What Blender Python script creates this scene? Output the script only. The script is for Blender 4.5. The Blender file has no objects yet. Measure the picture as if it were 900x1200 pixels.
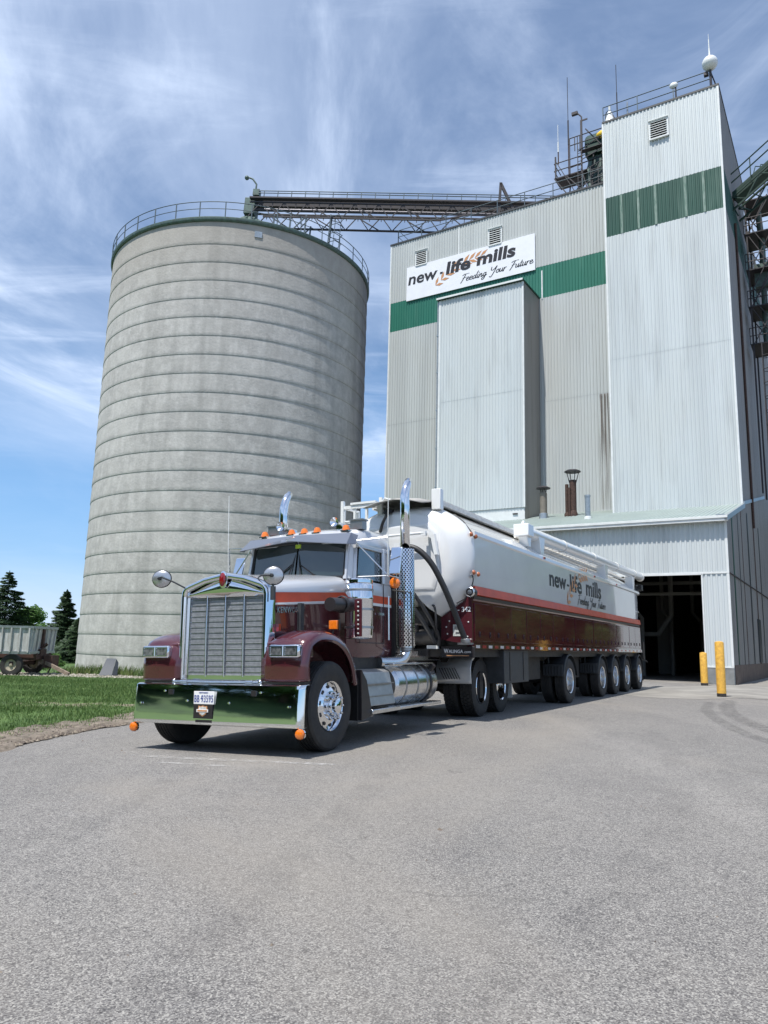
import bpy, bmesh, math, random
from mathutils import Vector, Matrix, Euler, noise
random.seed(7)
R = math.radians; PI = math.pi
sc = bpy.context.scene
COL = sc.collection

# ------------------------------------------------------------------ materials
def nd(nt, t, **kw):
    n = nt.nodes.new(t)
    for k, v in kw.items():
        if k in n.inputs: n.inputs[k].default_value = v
        else: setattr(n, k, v)
    return n

def mat(name, col, rough=0.5, metal=0.0, var=0.0, vscale=3.0, bump=0.0, bscale=20.0, coat=0.0,
        col2=None, stretch=(1, 1, 1), rvar=0.0, spec=None, emit=0.0, detail=6.0, ior=None, trans=0.0):
    m = bpy.data.materials.new(name); m.use_nodes = True
    nt = m.node_tree; b = nt.nodes['Principled BSDF']
    b.inputs['Base Color'].default_value = (*col, 1)
    b.inputs['Roughness'].default_value = rough
    b.inputs['Metallic'].default_value = metal
    if coat: b.inputs['Coat Weight'].default_value = coat; b.inputs['Coat Roughness'].default_value = 0.04
    if spec is not None: b.inputs['Specular IOR Level'].default_value = spec
    if ior: b.inputs['IOR'].default_value = ior
    if trans: b.inputs['Transmission Weight'].default_value = trans
    if emit:
        b.inputs['Emission Color'].default_value = (*col, 1); b.inputs['Emission Strength'].default_value = emit
    if var or bump or rvar:
        tc = nd(nt, 'ShaderNodeTexCoord'); mp = nd(nt, 'ShaderNodeMapping')
        mp.inputs['Scale'].default_value = stretch
        nt.links.new(tc.outputs['Object'], mp.inputs['Vector'])
    if var or rvar:
        n = nd(nt, 'ShaderNodeTexNoise', Scale=vscale, Detail=detail, Roughness=0.6)
        nt.links.new(mp.outputs[0], n.inputs['Vector'])
        if var:
            r = nd(nt, 'ShaderNodeMapRange'); r.inputs['From Min'].default_value = 0.35; r.inputs['From Max'].default_value = 0.68
            nt.links.new(n.outputs['Fac'], r.inputs['Value'])
            mx = nd(nt, 'ShaderNodeMix', data_type='RGBA')
            c2 = col2 if col2 else tuple(c * (1 - var) for c in col)
            mx.inputs[6].default_value = (*col, 1); mx.inputs[7].default_value = (*c2, 1)
            nt.links.new(r.outputs[0], mx.inputs[0]); nt.links.new(mx.outputs[2], b.inputs['Base Color'])
        if rvar:
            r2 = nd(nt, 'ShaderNodeMapRange'); r2.inputs['To Min'].default_value = max(0.02, rough - rvar); r2.inputs['To Max'].default_value = rough + rvar
            nt.links.new(n.outputs['Fac'], r2.inputs['Value']); nt.links.new(r2.outputs[0], b.inputs['Roughness'])
    if bump:
        n2 = nd(nt, 'ShaderNodeTexNoise', Scale=bscale, Detail=4.0)
        nt.links.new(mp.outputs[0], n2.inputs['Vector'])
        bp = nd(nt, 'ShaderNodeBump', Strength=bump, Distance=0.02)
        nt.links.new(n2.outputs['Fac'], bp.inputs['Height']); nt.links.new(bp.outputs[0], b.inputs['Normal'])
    return m

M = {}
M['chrome'] = mat('chrome', (.80, .81, .83), .045, 1, bump=.012, bscale=3)
M['bump_chrome'] = mat('bumper_chrome', (.84, .86, .85), .05, 1, bump=.03, bscale=2.2)
M['alu'] = mat('polished_aluminium', (.70, .71, .72), .22, 1, var=.15, vscale=8, rvar=.08)
M['steel'] = mat('dull_steel', (.42, .43, .44), .42, 1, var=.2, vscale=10)
M['silver'] = mat('shaded_silver_paint', (.17, .19, .235), .34, .5, coat=.5)  # visor silver, darkened for the shade on its downturned face
M['white'] = mat('white_paint', (.80, .81, .80), .22, 0, var=.06, vscale=2, coat=.7)
M['tank'] = mat('white_tank_paint', (.74, .745, .74), .2, 0, var=.07, vscale=1.2, coat=.8, bump=.06, bscale=1.2)
M['mirror_back'] = mat('mirror_back', (.50, .51, .53), .25, .75)
M['brushed'] = mat('brushed_aluminium', (.52, .51, .49), .42, .7, var=.2, vscale=6)
M['cabwhite'] = mat('silver_white_paint', (.56, .575, .60), .25, .25, coat=.7)
M['offwhite'] = mat('weathered_white_paint', (.78, .76, .71), .5, 0, var=.25, vscale=6)
M['maroon'] = mat('maroon_paint', (.082, .018, .025), .2, .1, var=.15, vscale=3, coat=1.0, bump=.01, bscale=3)
M['maroon_panel'] = mat('maroon_panel_paint', (.085, .013, .019), .10, 0, spec=.3, var=.12, vscale=1.5, coat=.4, bump=.14, bscale=1.1, stretch=(1, 1, .6))
M['orange'] = mat('orange_stripe', (.60, .075, .020), .5, 0, var=.2, vscale=5, coat=.1)
M['black'] = mat('black_plastic', (.012, .012, .013), .45, 0, var=.2, vscale=6)
M['chassis'] = mat('black_chassis', (.018, .017, .018), .55, 0, var=.3, vscale=9, col2=(.04, .035, .03))
M['darkgrey'] = mat('dark_grey_plastic', (.045, .05, .055), .5, 0, var=.3, vscale=8)
M['rubber'] = mat('tyre_rubber', (.022, .021, .021), .75, 0, var=.4, vscale=7, col2=(.04, .037, .034), bump=.1, bscale=60)
M['hose'] = mat('rubber_hose', (.02, .02, .022), .5, 0, bump=.1, bscale=40)
M['amber'] = mat('amber_lens', (.85, .20, .012), .15, 0, coat=1.0, var=.25, vscale=60)
M['amberdark'] = mat('marker_lens', (.35, .10, .03), .2, 0, coat=.8)
M['red'] = mat('red_lens', (.22, .008, .012), .2, 0, coat=1.0)
M['lens'] = mat('headlight_lens', (.06, .065, .07), .06, .3, coat=1.0, var=.6, vscale=25, col2=(.25, .26, .27))
M['glass'] = mat('dark_glass', (.018, .030, .028), .03, 0, coat=1.0, spec=.8)
M['interior'] = mat('cab_interior', (.03, .03, .032), .7)
M['ink'] = mat('dark_lettering', (.022, .02, .022), .4)
M['inkwhite'] = mat('white_lettering', (.8, .8, .8), .4)
M['inkblue'] = mat('blue_lettering', (.02, .05, .25), .4)
M['wheat'] = mat('wheat_print', (.62, .30, .13), .5, var=.3, vscale=30)
M['label'] = mat('printed_label', (.62, .64, .62), .5, var=.4, vscale=60)
M['tape_red'] = mat('red_reflector', (.32, .012, .014), .3, coat=.5)
M['tape_white'] = mat('white_reflector', (.62, .60, .58), .3, coat=.5)
M['greenpaint'] = mat('green_painted_steel', (.012, .048, .034), .5, .2, var=.35, vscale=5)
M['greensteel'] = mat('grey_green_steel', (.10, .16, .14), .55, .2, var=.4, vscale=5, col2=(.07, .09, .08))
M['darksteel'] = mat('dark_truss_steel', (.030, .030, .038), .6, .2, var=.4, vscale=4, col2=(.05, .042, .042))
M['galv'] = mat('galvanised_steel', (.42, .46, .48), .4, .7, var=.3, vscale=9)
M['rust'] = mat('rusty_pipe', (.10, .055, .04), .75, .2, var=.6, vscale=12, col2=(.03, .018, .015))
M['trim'] = mat('white_trim', (.72, .74, .73), .5, 0, var=.12, vscale=3)
M['yellow'] = mat('yellow_bollard_paint', (.78, .46, .07), .55, 0, var=.25, vscale=12, col2=(.55, .29, .05), bump=.2, bscale=40)
M['yellowhood'] = mat('yellow_motor_cover', (.85, .55, .02), .4)
M['radome'] = mat('radome_white', (.72, .74, .73), .45, var=.1, vscale=4)
M['signwhite'] = mat('sign_board', (.80, .81, .85), .5, var=.06, vscale=2)
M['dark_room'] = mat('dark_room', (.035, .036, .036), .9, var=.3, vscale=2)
M['roompipe'] = mat('room_pipes', (.22, .22, .20), .6)
M['lampglow'] = mat('lit_lamp', (1, .98, .85), .5, emit=7)
M['wagon'] = mat('weathered_wagon_steel', (.60, .60, .59), .6, .1, var=.45, vscale=3, stretch=(3, 3, .6), col2=(.33, .32, .30))
M['wagonred'] = mat('rusty_red_frame', (.085, .04, .032), .75, 0, var=.5, vscale=6, col2=(.04, .022, .018))
M['wood'] = mat('weathered_timber', (.28, .22, .17), .8, 0, var=.4, vscale=9)
M['slate'] = mat('bluegrey_panel', (.07, .08, .095), .6, 0, var=.3, vscale=5, stretch=(6, 6, .5))
M['rail'] = mat('blue_grey_railing', (.07, .10, .12), .5, .3)
M['bark'] = mat('bark', (.06, .045, .035), .9, var=.4, vscale=8)

def leafmat(name, c1, c2, c3, translucent=False):
    m = bpy.data.materials.new(name); m.use_nodes = True; nt = m.node_tree; b = nt.nodes['Principled BSDF']
    b.inputs['Roughness'].default_value = .65
    g = nd(nt, 'ShaderNodeNewGeometry'); r = nd(nt, 'ShaderNodeValToRGB')
    e = r.color_ramp.elements; e[0].color = (*c1, 1); e[1].color = (*c3, 1); k = e.new(.5); k.color = (*c2, 1)
    nt.links.new(g.outputs['Random Per Island'], r.inputs[0]); nt.links.new(r.outputs[0], b.inputs['Base Color'])
    if translucent:
        tr_ = nd(nt, 'ShaderNodeBsdfTranslucent'); ms = nd(nt, 'ShaderNodeMixShader'); ms.inputs[0].default_value = .6; nt.links.new(r.outputs[0], tr_.inputs[0])
        nt.links.new(b.outputs[0], ms.inputs[1]); nt.links.new(tr_.outputs[0], ms.inputs[2]); nt.links.new(ms.outputs[0], nt.nodes['Material Output'].inputs[0])
    return m
M['needles'] = leafmat('spruce_needles', (.016, .036, .016), (.028, .062, .024), (.055, .105, .038))
M['leaves'] = leafmat('leaves', (.10, .20, .06), (.15, .27, .08), (.20, .34, .11), True)
M['blades'] = leafmat('grass_blades', (.05, .105, .02), (.075, .15, .03), (.14, .20, .055))
M['weeds'] = leafmat('weeds', (.05, .11, .02), (.09, .15, .03), (.20, .20, .08))
M['stones'] = leafmat('gravel_stones', (.14, .12, .10), (.28, .25, .20), (.45, .42, .36))
M['clods'] = leafmat('dry_clods', (.07, .055, .045), (.14, .11, .085), (.24, .20, .15))

def guardmat():
    m = bpy.data.materials.new('perforated_guard'); m.use_nodes = True; nt = m.node_tree; b = nt.nodes['Principled BSDF']
    b.inputs['Metallic'].default_value = 1; b.inputs['Roughness'].default_value = .15
    tc = nd(nt, 'ShaderNodeTexCoord'); s = nd(nt, 'ShaderNodeSeparateXYZ'); nt.links.new(tc.outputs['Object'], s.inputs[0])
    a = nd(nt, 'ShaderNodeMath', operation='ARCTAN2'); nt.links.new(s.outputs[1], a.inputs[0]); nt.links.new(s.outputs[0], a.inputs[1])
    def sin(src, k, ph=None):
        mu = nd(nt, 'ShaderNodeMath', operation='MULTIPLY'); mu.inputs[1].default_value = k; nt.links.new(src, mu.inputs[0])
        si = nd(nt, 'ShaderNodeMath', operation='SINE'); nt.links.new(mu.outputs[0], si.inputs[0]); return si.outputs[0]
    p = nd(nt, 'ShaderNodeMath', operation='MULTIPLY'); nt.links.new(sin(a.outputs[0], 18), p.inputs[0]); nt.links.new(sin(s.outputs[2], 105), p.inputs[1])
    g = nd(nt, 'ShaderNodeMath', operation='GREATER_THAN'); g.inputs[1].default_value = .18; nt.links.new(p.outputs[0], g.inputs[0])
    mx = nd(nt, 'ShaderNodeMix', data_type='RGBA'); mx.inputs[6].default_value = (.72, .73, .75, 1); mx.inputs[7].default_value = (.02, .02, .02, 1)
    nt.links.new(g.outputs[0], mx.inputs[0]); nt.links.new(mx.outputs[2], b.inputs['Base Color'])
    return m
M['guard'] = guardmat()

def facade(name, base, dark, xs=0.9, streak=.5):
    """ribbed sheet metal: broad panel tone changes, vertical dirt streaks, fine specks (screw heads, chalking)"""
    m = bpy.data.materials.new(name); m.use_nodes = True; nt = m.node_tree; b = nt.nodes['Principled BSDF']
    b.inputs['Roughness'].default_value = .48; b.inputs['Metallic'].default_value = .05
    tc = nd(nt, 'ShaderNodeTexCoord')
    def noi(scale, st, lo, hi, det=5):
        mp = nd(nt, 'ShaderNodeMapping'); mp.inputs['Scale'].default_value = st; nt.links.new(tc.outputs['Object'], mp.inputs[0])
        n = nd(nt, 'ShaderNodeTexNoise', Scale=scale, Detail=det); nt.links.new(mp.outputs[0], n.inputs['Vector'])
        r = nd(nt, 'ShaderNodeMapRange'); r.inputs[1].default_value = lo; r.inputs[2].default_value = hi; nt.links.new(n.outputs[0], r.inputs[0]); return r.outputs[0]
    def mix(fac, c1, c2):
        mx = nd(nt, 'ShaderNodeMix', data_type='RGBA')
        nt.links.new(fac, mx.inputs[0])
        if isinstance(c1, tuple): mx.inputs[6].default_value = (*c1, 1)
        else: nt.links.new(c1, mx.inputs[6])
        mx.inputs[7].default_value = (*c2, 1); return mx.outputs[2]
    mid = tuple(a * .90 for a in base); warm = (base[0] * .97, base[1] * .955, base[2] * .93)
    c = mix(noi(xs, (1, 1, .06), .42, .60, 2), base, mid)
    c = mix(noi(.35, (1, 1, .5), .45, .75, 2), c, warm)
    f = noi(2.2, (1, 1, .12), .55, .85); f2 = nd(nt, 'ShaderNodeMath', operation='MULTIPLY'); f2.inputs[1].default_value = streak; nt.links.new(f, f2.inputs[0])
    c = mix(f2.outputs[0], c, dark)
    nt.links.new(c, b.inputs['Base Color']); return m
M['steel_front'] = facade('ribbed_steel_cladding', (.56, .60, .605), (.33, .345, .34))
M['steel_main'] = facade('older_ribbed_cladding', (.49, .515, .505), (.36, .36, .34))
M['steel_side'] = facade('shaded_side_cladding', (.26, .25, .235), (.12, .10, .085), 1.6, .8)  # darker copy of the front cladding, side-face shade put into the colour
M['greenband'] = facade('green_band_cladding', (.015, .155, .105), (.09, .24, .18), 1.2, .7)
M['greenband2'] = facade('weathered_green_band', (.010, .070, .048), (.12, .20, .16), 1.6, .6)
M['rooftin'] = facade('grey_green_roof_tin', (.30, .36, .34), (.22, .25, .23))
M['basecon'] = mat('base_concrete', (.24, .25, .25), .85, 0, var=.35, vscale=2.5, bump=.2, bscale=12)
M['basebrown'] = mat('stained_base_concrete', (.16, .12, .10), .85, 0, var=.35, vscale=2.5, bump=.2, bscale=12)

def concrete_silo():
    m = bpy.data.materials.new('silo_concrete'); m.use_nodes = True; nt = m.node_tree; b = nt.nodes['Principled BSDF']
    b.inputs['Roughness'].default_value = .9; b.inputs['Specular IOR Level'].default_value = .2
    tc = nd(nt, 'ShaderNodeTexCoord'); s = nd(nt, 'ShaderNodeSeparateXYZ'); nt.links.new(tc.outputs['Object'], s.inputs[0])
    def M_(op, a, b_=None, v=None):
        n = nd(nt, 'ShaderNodeMath', operation=op)
        nt.links.new(a, n.inputs[0])
        if b_ is not None: nt.links.new(b_, n.inputs[1])
        if v is not None: n.inputs[1].default_value = v
        return n.outputs[0]
    ang = M_('ARCTAN2', s.outputs[1], s.outputs[0])
    ring = M_('FLOOR', M_('DIVIDE', s.outputs[2], v=1.245))
    cell = M_('FLOOR', M_('ADD', M_('MULTIPLY', ang, v=9 / PI), M_('MULTIPLY', ring, v=.37)))
    cv = nd(nt, 'ShaderNodeCombineXYZ'); nt.links.new(cell, cv.inputs[0]); nt.links.new(ring, cv.inputs[1])
    wn = nd(nt, 'ShaderNodeTexWhiteNoise', noise_dimensions='3D'); nt.links.new(cv.outputs[0], wn.inputs['Vector'])
    def noi(st, scale, lo, hi, det=6, src=None):
        mp = nd(nt, 'ShaderNodeMapping'); mp.inputs['Scale'].default_value = st; nt.links.new(src or tc.outputs['Object'], mp.inputs[0])
        n = nd(nt, 'ShaderNodeTexNoise', Scale=scale, Detail=det, Roughness=.65); nt.links.new(mp.outputs[0], n.inputs['Vector'])
        r = nd(nt, 'ShaderNodeMapRange'); r.inputs[1].default_value = lo; r.inputs[2].default_value = hi; nt.links.new(n.outputs[0], r.inputs[0]); return r.outputs[0]
    def mix(fac, c1, c2, k=1.0):
        mx = nd(nt, 'ShaderNodeMix', data_type='RGBA'); nt.links.new(M_('MULTIPLY', fac, v=k), mx.inputs[0])
        if isinstance(c1, tuple): mx.inputs[6].default_value = (*c1, 1)
        else: nt.links.new(c1, mx.inputs[6])
        mx.inputs[7].default_value = (*c2, 1); return mx.outputs[2]
    c = mix(wn.outputs['Value'], (.47, .455, .43), (.385, .37, .35), .8)
    c = mix(noi((1, 1, 1.3), .6, .42, .66), c, (.31, .305, .295), .55)    # blotches
    c = mix(noi((1, 1, 1.5), 1.5, .46, .68), c, (.53, .515, .49), .5)
    c = mix(noi((1, 1, .6), 2.4, .45, .72), c, (.60, .585, .56), .6)      # lime bloom
    c = mix(noi((1, 1, .05), .7, .52, .72, 3), c, (.25, .245, .23), .52)  # long vertical runs
    c = mix(noi((1, 1, 1), 12, .5, .8, 3), c, (.30, .30, .29), .35)
    # brownish weathering under the roof rim
    zr = nd(nt, 'ShaderNodeMapRange'); zr.inputs[1].default_value = 23.0; zr.inputs[2].default_value = 28.6; nt.links.new(s.outputs[2], zr.inputs[0])
    c = mix(zr.outputs[0], c, (.33, .30, .26), .6)
    nt.links.new(c, b.inputs['Base Color'])
    n2 = nd(nt, 'ShaderNodeTexNoise', Scale=7.0, Detail=6.0); nt.links.new(tc.outputs['Object'], n2.inputs['Vector'])
    bp = nd(nt, 'ShaderNodeBump', Strength=.35, Distance=.05); nt.links.new(n2.outputs[0], bp.inputs['Height']); nt.links.new(bp.outputs[0], b.inputs['Normal'])
    return m
M['silo'] = concrete_silo()

# ------------------------------------------------------------------ mesh builder
class MB:
    def __init__(s): s.v = []; s.f = []; s.m = []
    def add(s, vs, fs, mi=0):
        o = len(s.v); s.v += [tuple(v) for v in vs]
        for f in fs: s.f.append(tuple(i + o for i in f)); s.m.append(mi)
        return s
    def box(s, c, d, rot=None, mi=0):
        x, y, z = (k / 2 for k in d); c = Vector(c)
        P = [Vector(p) for p in ((-x, -y, -z), (x, -y, -z), (x, y, -z), (-x, y, -z), (-x, -y, z), (x, -y, z), (x, y, z), (-x, y, z))]
        if rot is not None: P = [rot @ p for p in P]
        return s.add([p + c for p in P], [(0, 3, 2, 1), (4, 5, 6, 7), (0, 1, 5, 4), (1, 2, 6, 5), (2, 3, 7, 6), (3, 0, 4, 7)], mi)
    def bx(s, a, b, mi=0):
        return s.box([(a[i] + b[i]) / 2 for i in range(3)], [abs(b[i] - a[i]) for i in range(3)], None, mi)
    def bar(s, p, q, w=.05, h=None, mi=0):
        p, q = Vector(p), Vector(q); d = q - p; L = d.length
        if L < 1e-6: return s
        return s.box((p + q) / 2, (w, h or w, L), d.to_track_quat('Z', 'Y').to_matrix(), mi)
    def tube(s, pts, r, seg=10, mi=0, cap=True, closed=False):
        pts = [Vector(p) for p in pts]; n = len(pts); rs = r if isinstance(r, (list, tuple)) else [r] * n
        rings = []; prev = None
        for i, p in enumerate(pts):
            if closed: t = (pts[(i + 1) % n] - pts[i - 1])
            else: t = (pts[min(i + 1, n - 1)] - pts[max(i - 1, 0)])
            t.normalize()
            if prev is None:
                a = Vector((0, 0, 1)) if abs(t.z) < .9 else Vector((1, 0, 0)); u = t.cross(a).normalized()
            else: u = (prev - t * prev.dot(t)).normalized()
            prev = u; w = t.cross(u)
            rings.append([p + (u * math.cos(2 * PI * k / seg) + w * math.sin(2 * PI * k / seg)) * rs[i] for k in range(seg)])
        vs = [v for rg in rings for v in rg]; fs = []
        for i in range(n if closed else n - 1):
            j = (i + 1) % n
            for k in range(seg):
                k2 = (k + 1) % seg; fs.append((i * seg + k, i * seg + k2, j * seg + k2, j * seg + k))
        if cap and not closed: fs.append(tuple(range(seg - 1, -1, -1))); fs.append(tuple((n - 1) * seg + k for k in range(seg)))
        return s.add(vs, fs, mi)
    def lathe(s, prof, o=(0, 0, 0), axis='Z', seg=32, mi=0, mis=None, a0=0, a1=2 * PI):
        """prof: (radius, height along axis)"""
        o = Vector(o); full = abs(a1 - a0 - 2 * PI) < 1e-6; ns = seg if full else seg + 1; vs = []
        for r, h in prof:
            for k in range(ns):
                a = a0 + (a1 - a0) * k / seg; c, t = math.cos(a) * r, math.sin(a) * r
                vs.append(o + (Vector((c, t, h)) if axis == 'Z' else Vector((c, h, t)) if axis == 'Y' else Vector((h, c, t))))
        fl = axis == 'Y'
        for i in range(len(prof) - 1):
            fs = []
            for k in range(seg):
                k2 = (k + 1) % ns
                f = (i * ns + k, i * ns + k2, (i + 1) * ns + k2, (i + 1) * ns + k)
                fs.append(f[::-1] if fl else f)
            if i == 0: base = len(s.v); s.v += [tuple(v) for v in vs]
            for f in fs: s.f.append(tuple(q + base for q in f)); s.m.append(mis[i] if mis else mi)
        return s
    def disc(s, c, r, nrm, th=.02, seg=20, mi=0):
        c = Vector(c); n = Vector(nrm).normalized()
        return s.tube([c - n * th / 2, c + n * th / 2], r, seg, mi)
    def loft(s, rings, closed=True, cap=False, mi=0, mis=None):
        n = len(rings[0]); o = len(s.v); s.v += [tuple(v) for rg in rings for v in rg]
        for i in range(len(rings) - 1):
            for k in range(n if closed else n - 1):
                k2 = (k + 1) % n
                s.f.append((o + i * n + k, o + i * n + k2, o + (i + 1) * n + k2, o + (i + 1) * n + k)); s.m.append(mis[k] if mis else mi)
        if cap:
            s.f.append(tuple(o + k for k in range(n - 1, -1, -1))); s.m.append(mi)
            s.f.append(tuple(o + (len(rings) - 1) * n + k for k in range(n))); s.m.append(mi)
        return s
    def prism(s, poly, off, mi=0):
        off = Vector(off); n = len(poly); a = [Vector(p) for p in poly]; b = [p + off for p in a]
        fs = [tuple(range(n - 1, -1, -1)), tuple(range(n, 2 * n))] + [(k, (k + 1) % n, n + (k + 1) % n, n + k) for k in range(n)]
        return s.add(a + b, fs, mi)
    def ball(s, c, r, seg=16, mi=0, sc_=(1, 1, 1)):
        n = seg // 2; prof = [(math.sin(PI * i / n) * r, -math.cos(PI * i / n) * r) for i in range(n + 1)]
        prof[0] = (1e-4, -r); prof[-1] = (1e-4, r); t = MB(); t.lathe(prof, (0, 0, 0), 'Z', seg)
        return s.add([Vector(c) + Vector((v[0] * sc_[0], v[1] * sc_[1], v[2] * sc_[2])) for v in t.v], t.f, mi)
    def build(s, name, mats, parent=None, smooth=35, loc=None, bevel=0, solid=0, weld=False):
        me = bpy.data.meshes.new(name); me.from_pydata(s.v, [], s.f)
        if not isinstance(mats, (list, tuple)): mats = [mats]
        for k in mats: me.materials.append(M[k] if isinstance(k, str) else k)
        if len(mats) > 1: me.polygons.foreach_set('material_index', s.m)
        bm = bmesh.new(); bm.from_mesh(me)
        if weld: bmesh.ops.remove_doubles(bm, verts=bm.verts, dist=1e-5)
        if len(bm.faces) < 60000: bmesh.ops.recalc_face_normals(bm, faces=bm.faces)
        bm.to_mesh(me); bm.free()
        if smooth:
            me.polygons.foreach_set('use_smooth', [True] * len(me.polygons)); me.set_sharp_from_angle(angle=R(smooth))
        me.update()
        o = bpy.data.objects.new(name, me); COL.objects.link(o)
        if parent is not None: o.parent = parent
        if loc is not None: o.location = loc
        if bevel:
            b = o.modifiers.new('bevel', 'BEVEL'); b.width = bevel; b.segments = 2; b.limit_method = 'ANGLE'; b.angle_limit = R(50)
        if solid:
            b = o.modifiers.new('solid', 'SOLIDIFY'); b.thickness = solid; b.offset = 0
        return o

def thing(name, label, cat, loc=(0, 0, 0), rot=(0, 0, 0), group=None):
    o = bpy.data.objects.new(name, None); COL.objects.link(o); o.location = loc; o.rotation_euler = rot
    o['label'] = label; o['category'] = cat
    if group: o['group'] = group
    return o
def tag(o, label, cat, group=None):
    o['label'] = label; o['category'] = cat
    if group: o['group'] = group
    return o
def kind(o, k, label=None):
    o['kind'] = k
    if label: o['label'] = label
    return o
def copy_tree(o, parent=None):
    c = o.copy(); COL.objects.link(c)
    if parent is not None: c.parent = parent
    for ch in list(o.children): copy_tree(ch, c)
    return c

def text_mesh(body, bold=0.0, shear=0.0, extr=0.003, res=4, space=1.0):
    cu = bpy.data.curves.new('t', 'FONT'); cu.body = body; cu.size = 1; cu.offset = bold; cu.shear = shear
    cu.resolution_u = res; cu.space_character = space; cu.extrude = .01
    o = bpy.data.objects.new('t', cu); COL.objects.link(o)
    dg = bpy.context.evaluated_depsgraph_get(); dg.update()
    me = bpy.data.meshes.new_from_object(o.evaluated_get(dg))
    bpy.data.objects.remove(o)
    return me
def text(name, body, m, parent, origin, xdir, up, width, height, proud=.004, **kw):
    """lettering stretched to width x height (of the whole bounding box), a thin solid on a surface"""
    me = text_mesh(body, **kw)
    xs = [v.co.x for v in me.vertices]; ys = [v.co.y for v in me.vertices]
    x0, x1, y0, y1 = min(xs), max(xs), min(ys), max(ys)
    X, U, O = Vector(xdir).normalized(), Vector(up).normalized(), Vector(origin); N = X.cross(U)
    for v in me.vertices:
        v.co = O + X * ((v.co.x - x0) / (x1 - x0) * width) + U * ((v.co.y - y0) / (y1 - y0) * height) + N * (proud if v.co.z > 0 else -.001)
    me.materials.clear(); me.materials.append(M[m]); me.name = name
    o = bpy.data.objects.new(name, me); COL.objects.link(o); o.parent = parent
    return o
def strokes(name, lines, m, parent, origin, xdir, up, sx, sy, wd, proud=.004):
    """pen-written lettering: polylines in letter units swept with a flat nib"""
    X, U, O = Vector(xdir).normalized(), Vector(up).normalized(), Vector(origin); N = X.cross(U); mb = MB()
    for ln in lines:
        P = [O + X * (a * sx) + U * (b * sy) + N * proud for a, b in ln]
        for i in range(len(P) - 1):
            d = (P[i + 1] - P[i])
            if d.length < 1e-6: continue
            d.normalize(); w = N.cross(d) * wd * (.35 + .65 * abs(d.dot(U)) ) ; e = d * wd * .4
            mb.add([P[i] - e - w, P[i + 1] + e - w, P[i + 1] + e + w, P[i] - e + w], [(0, 1, 2, 3)])
    return mb.build(name, m, parent, smooth=0, solid=proud * .5)
def catmull(pts, n=6):
    P = [Vector(p) for p in pts]; out = []
    for i in range(len(P) - 1):
        p0 = P[max(i - 1, 0)]; p1 = P[i]; p2 = P[i + 1]; p3 = P[min(i + 2, len(P) - 1)]
        for k in range(n):
            t = k / n
            out.append(.5 * ((2 * p1) + (p2 - p0) * t + (2 * p0 - 5 * p1 + 4 * p2 - p3) * t * t + (3 * p1 - p0 - 3 * p2 + p3) * t ** 3))
    out.append(P[-1]); return out

# ------------------------------------------------------------------ camera, light, sky
SUN_AZ, SUN_EL = 218.0, 66.0     # clockwise from +Y
cam_d = bpy.data.cameras.new('camera'); cam = bpy.data.objects.new('camera', cam_d); COL.objects.link(cam); sc.camera = cam
th, ro = R(10.0), R(1.45)
r0 = Vector((1, 0, 0)); u0 = Vector((0, -math.sin(th), math.cos(th))); fw = Vector((0, math.cos(th), math.sin(th)))
cr = r0 * math.cos(ro) + u0 * math.sin(ro); cu_ = -r0 * math.sin(ro) + u0 * math.cos(ro)
cam.matrix_world = Matrix(((cr.x, cu_.x, -fw.x, 0), (cr.y, cu_.y, -fw.y, 0), (cr.z, cu_.z, -fw.z, 1.27), (0, 0, 0, 1)))
cam_d.sensor_fit = 'VERTICAL'; cam_d.sensor_height = 36; cam_d.lens = 36 * 883 / 1200; cam_d.clip_end = 6000; cam_d.clip_start = .05

sun_d = bpy.data.lights.new('sun', 'SUN'); sun_d.energy = 4.8; sun_d.angle = R(.53); sun_d.color = (1, .96, .90)
sun = bpy.data.objects.new('sun', sun_d); COL.objects.link(sun)
az, el = R(SUN_AZ), R(SUN_EL)
sdir = Vector((math.sin(az) * math.cos(el), math.cos(az) * math.cos(el), math.sin(el)))
sun.rotation_euler = sdir.to_track_quat('Z', 'Y').to_euler(); sun.location = (0, 0, 60)

W = bpy.data.worlds.new('World'); sc.world = W; W.use_nodes = True; nt = W.node_tree
bg = nt.nodes['Background']; sky = nd(nt, 'ShaderNodeTexSky', sky_type='NISHITA', sun_disc=False)
sky.sun_elevation = el; sky.sun_rotation = az; sky.air_density = 1.0; sky.dust_density = .6; sky.ozone_density = 1.6; sky.altitude = 200
bg.inputs['Strength'].default_value = .122
tc = nd(nt, 'ShaderNodeTexCoord'); sp = nd(nt, 'ShaderNodeSeparateXYZ'); nt.links.new(tc.outputs['Generated'], sp.inputs[0])
def wm(op, a, b=None, v=None):
    n = nd(nt, 'ShaderNodeMath', operation=op)
    if isinstance(a, (int, float)): n.inputs[0].default_value = a
    else: nt.links.new(a, n.inputs[0])
    if b is not None: nt.links.new(b, n.inputs[1])
    if v is not None: n.inputs[1].default_value = v
    return n.outputs[0]
zc = wm('ADD', wm('MAXIMUM', sp.outputs[2], v=0.0), v=.10)
px_ = wm('DIVIDE', sp.outputs[0], zc); py_ = wm('DIVIDE', sp.outputs[1], zc)
cx = nd(nt, 'ShaderNodeCombineXYZ'); nt.links.new(px_, cx.inputs[0]); nt.links.new(py_, cx.inputs[1])
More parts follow.
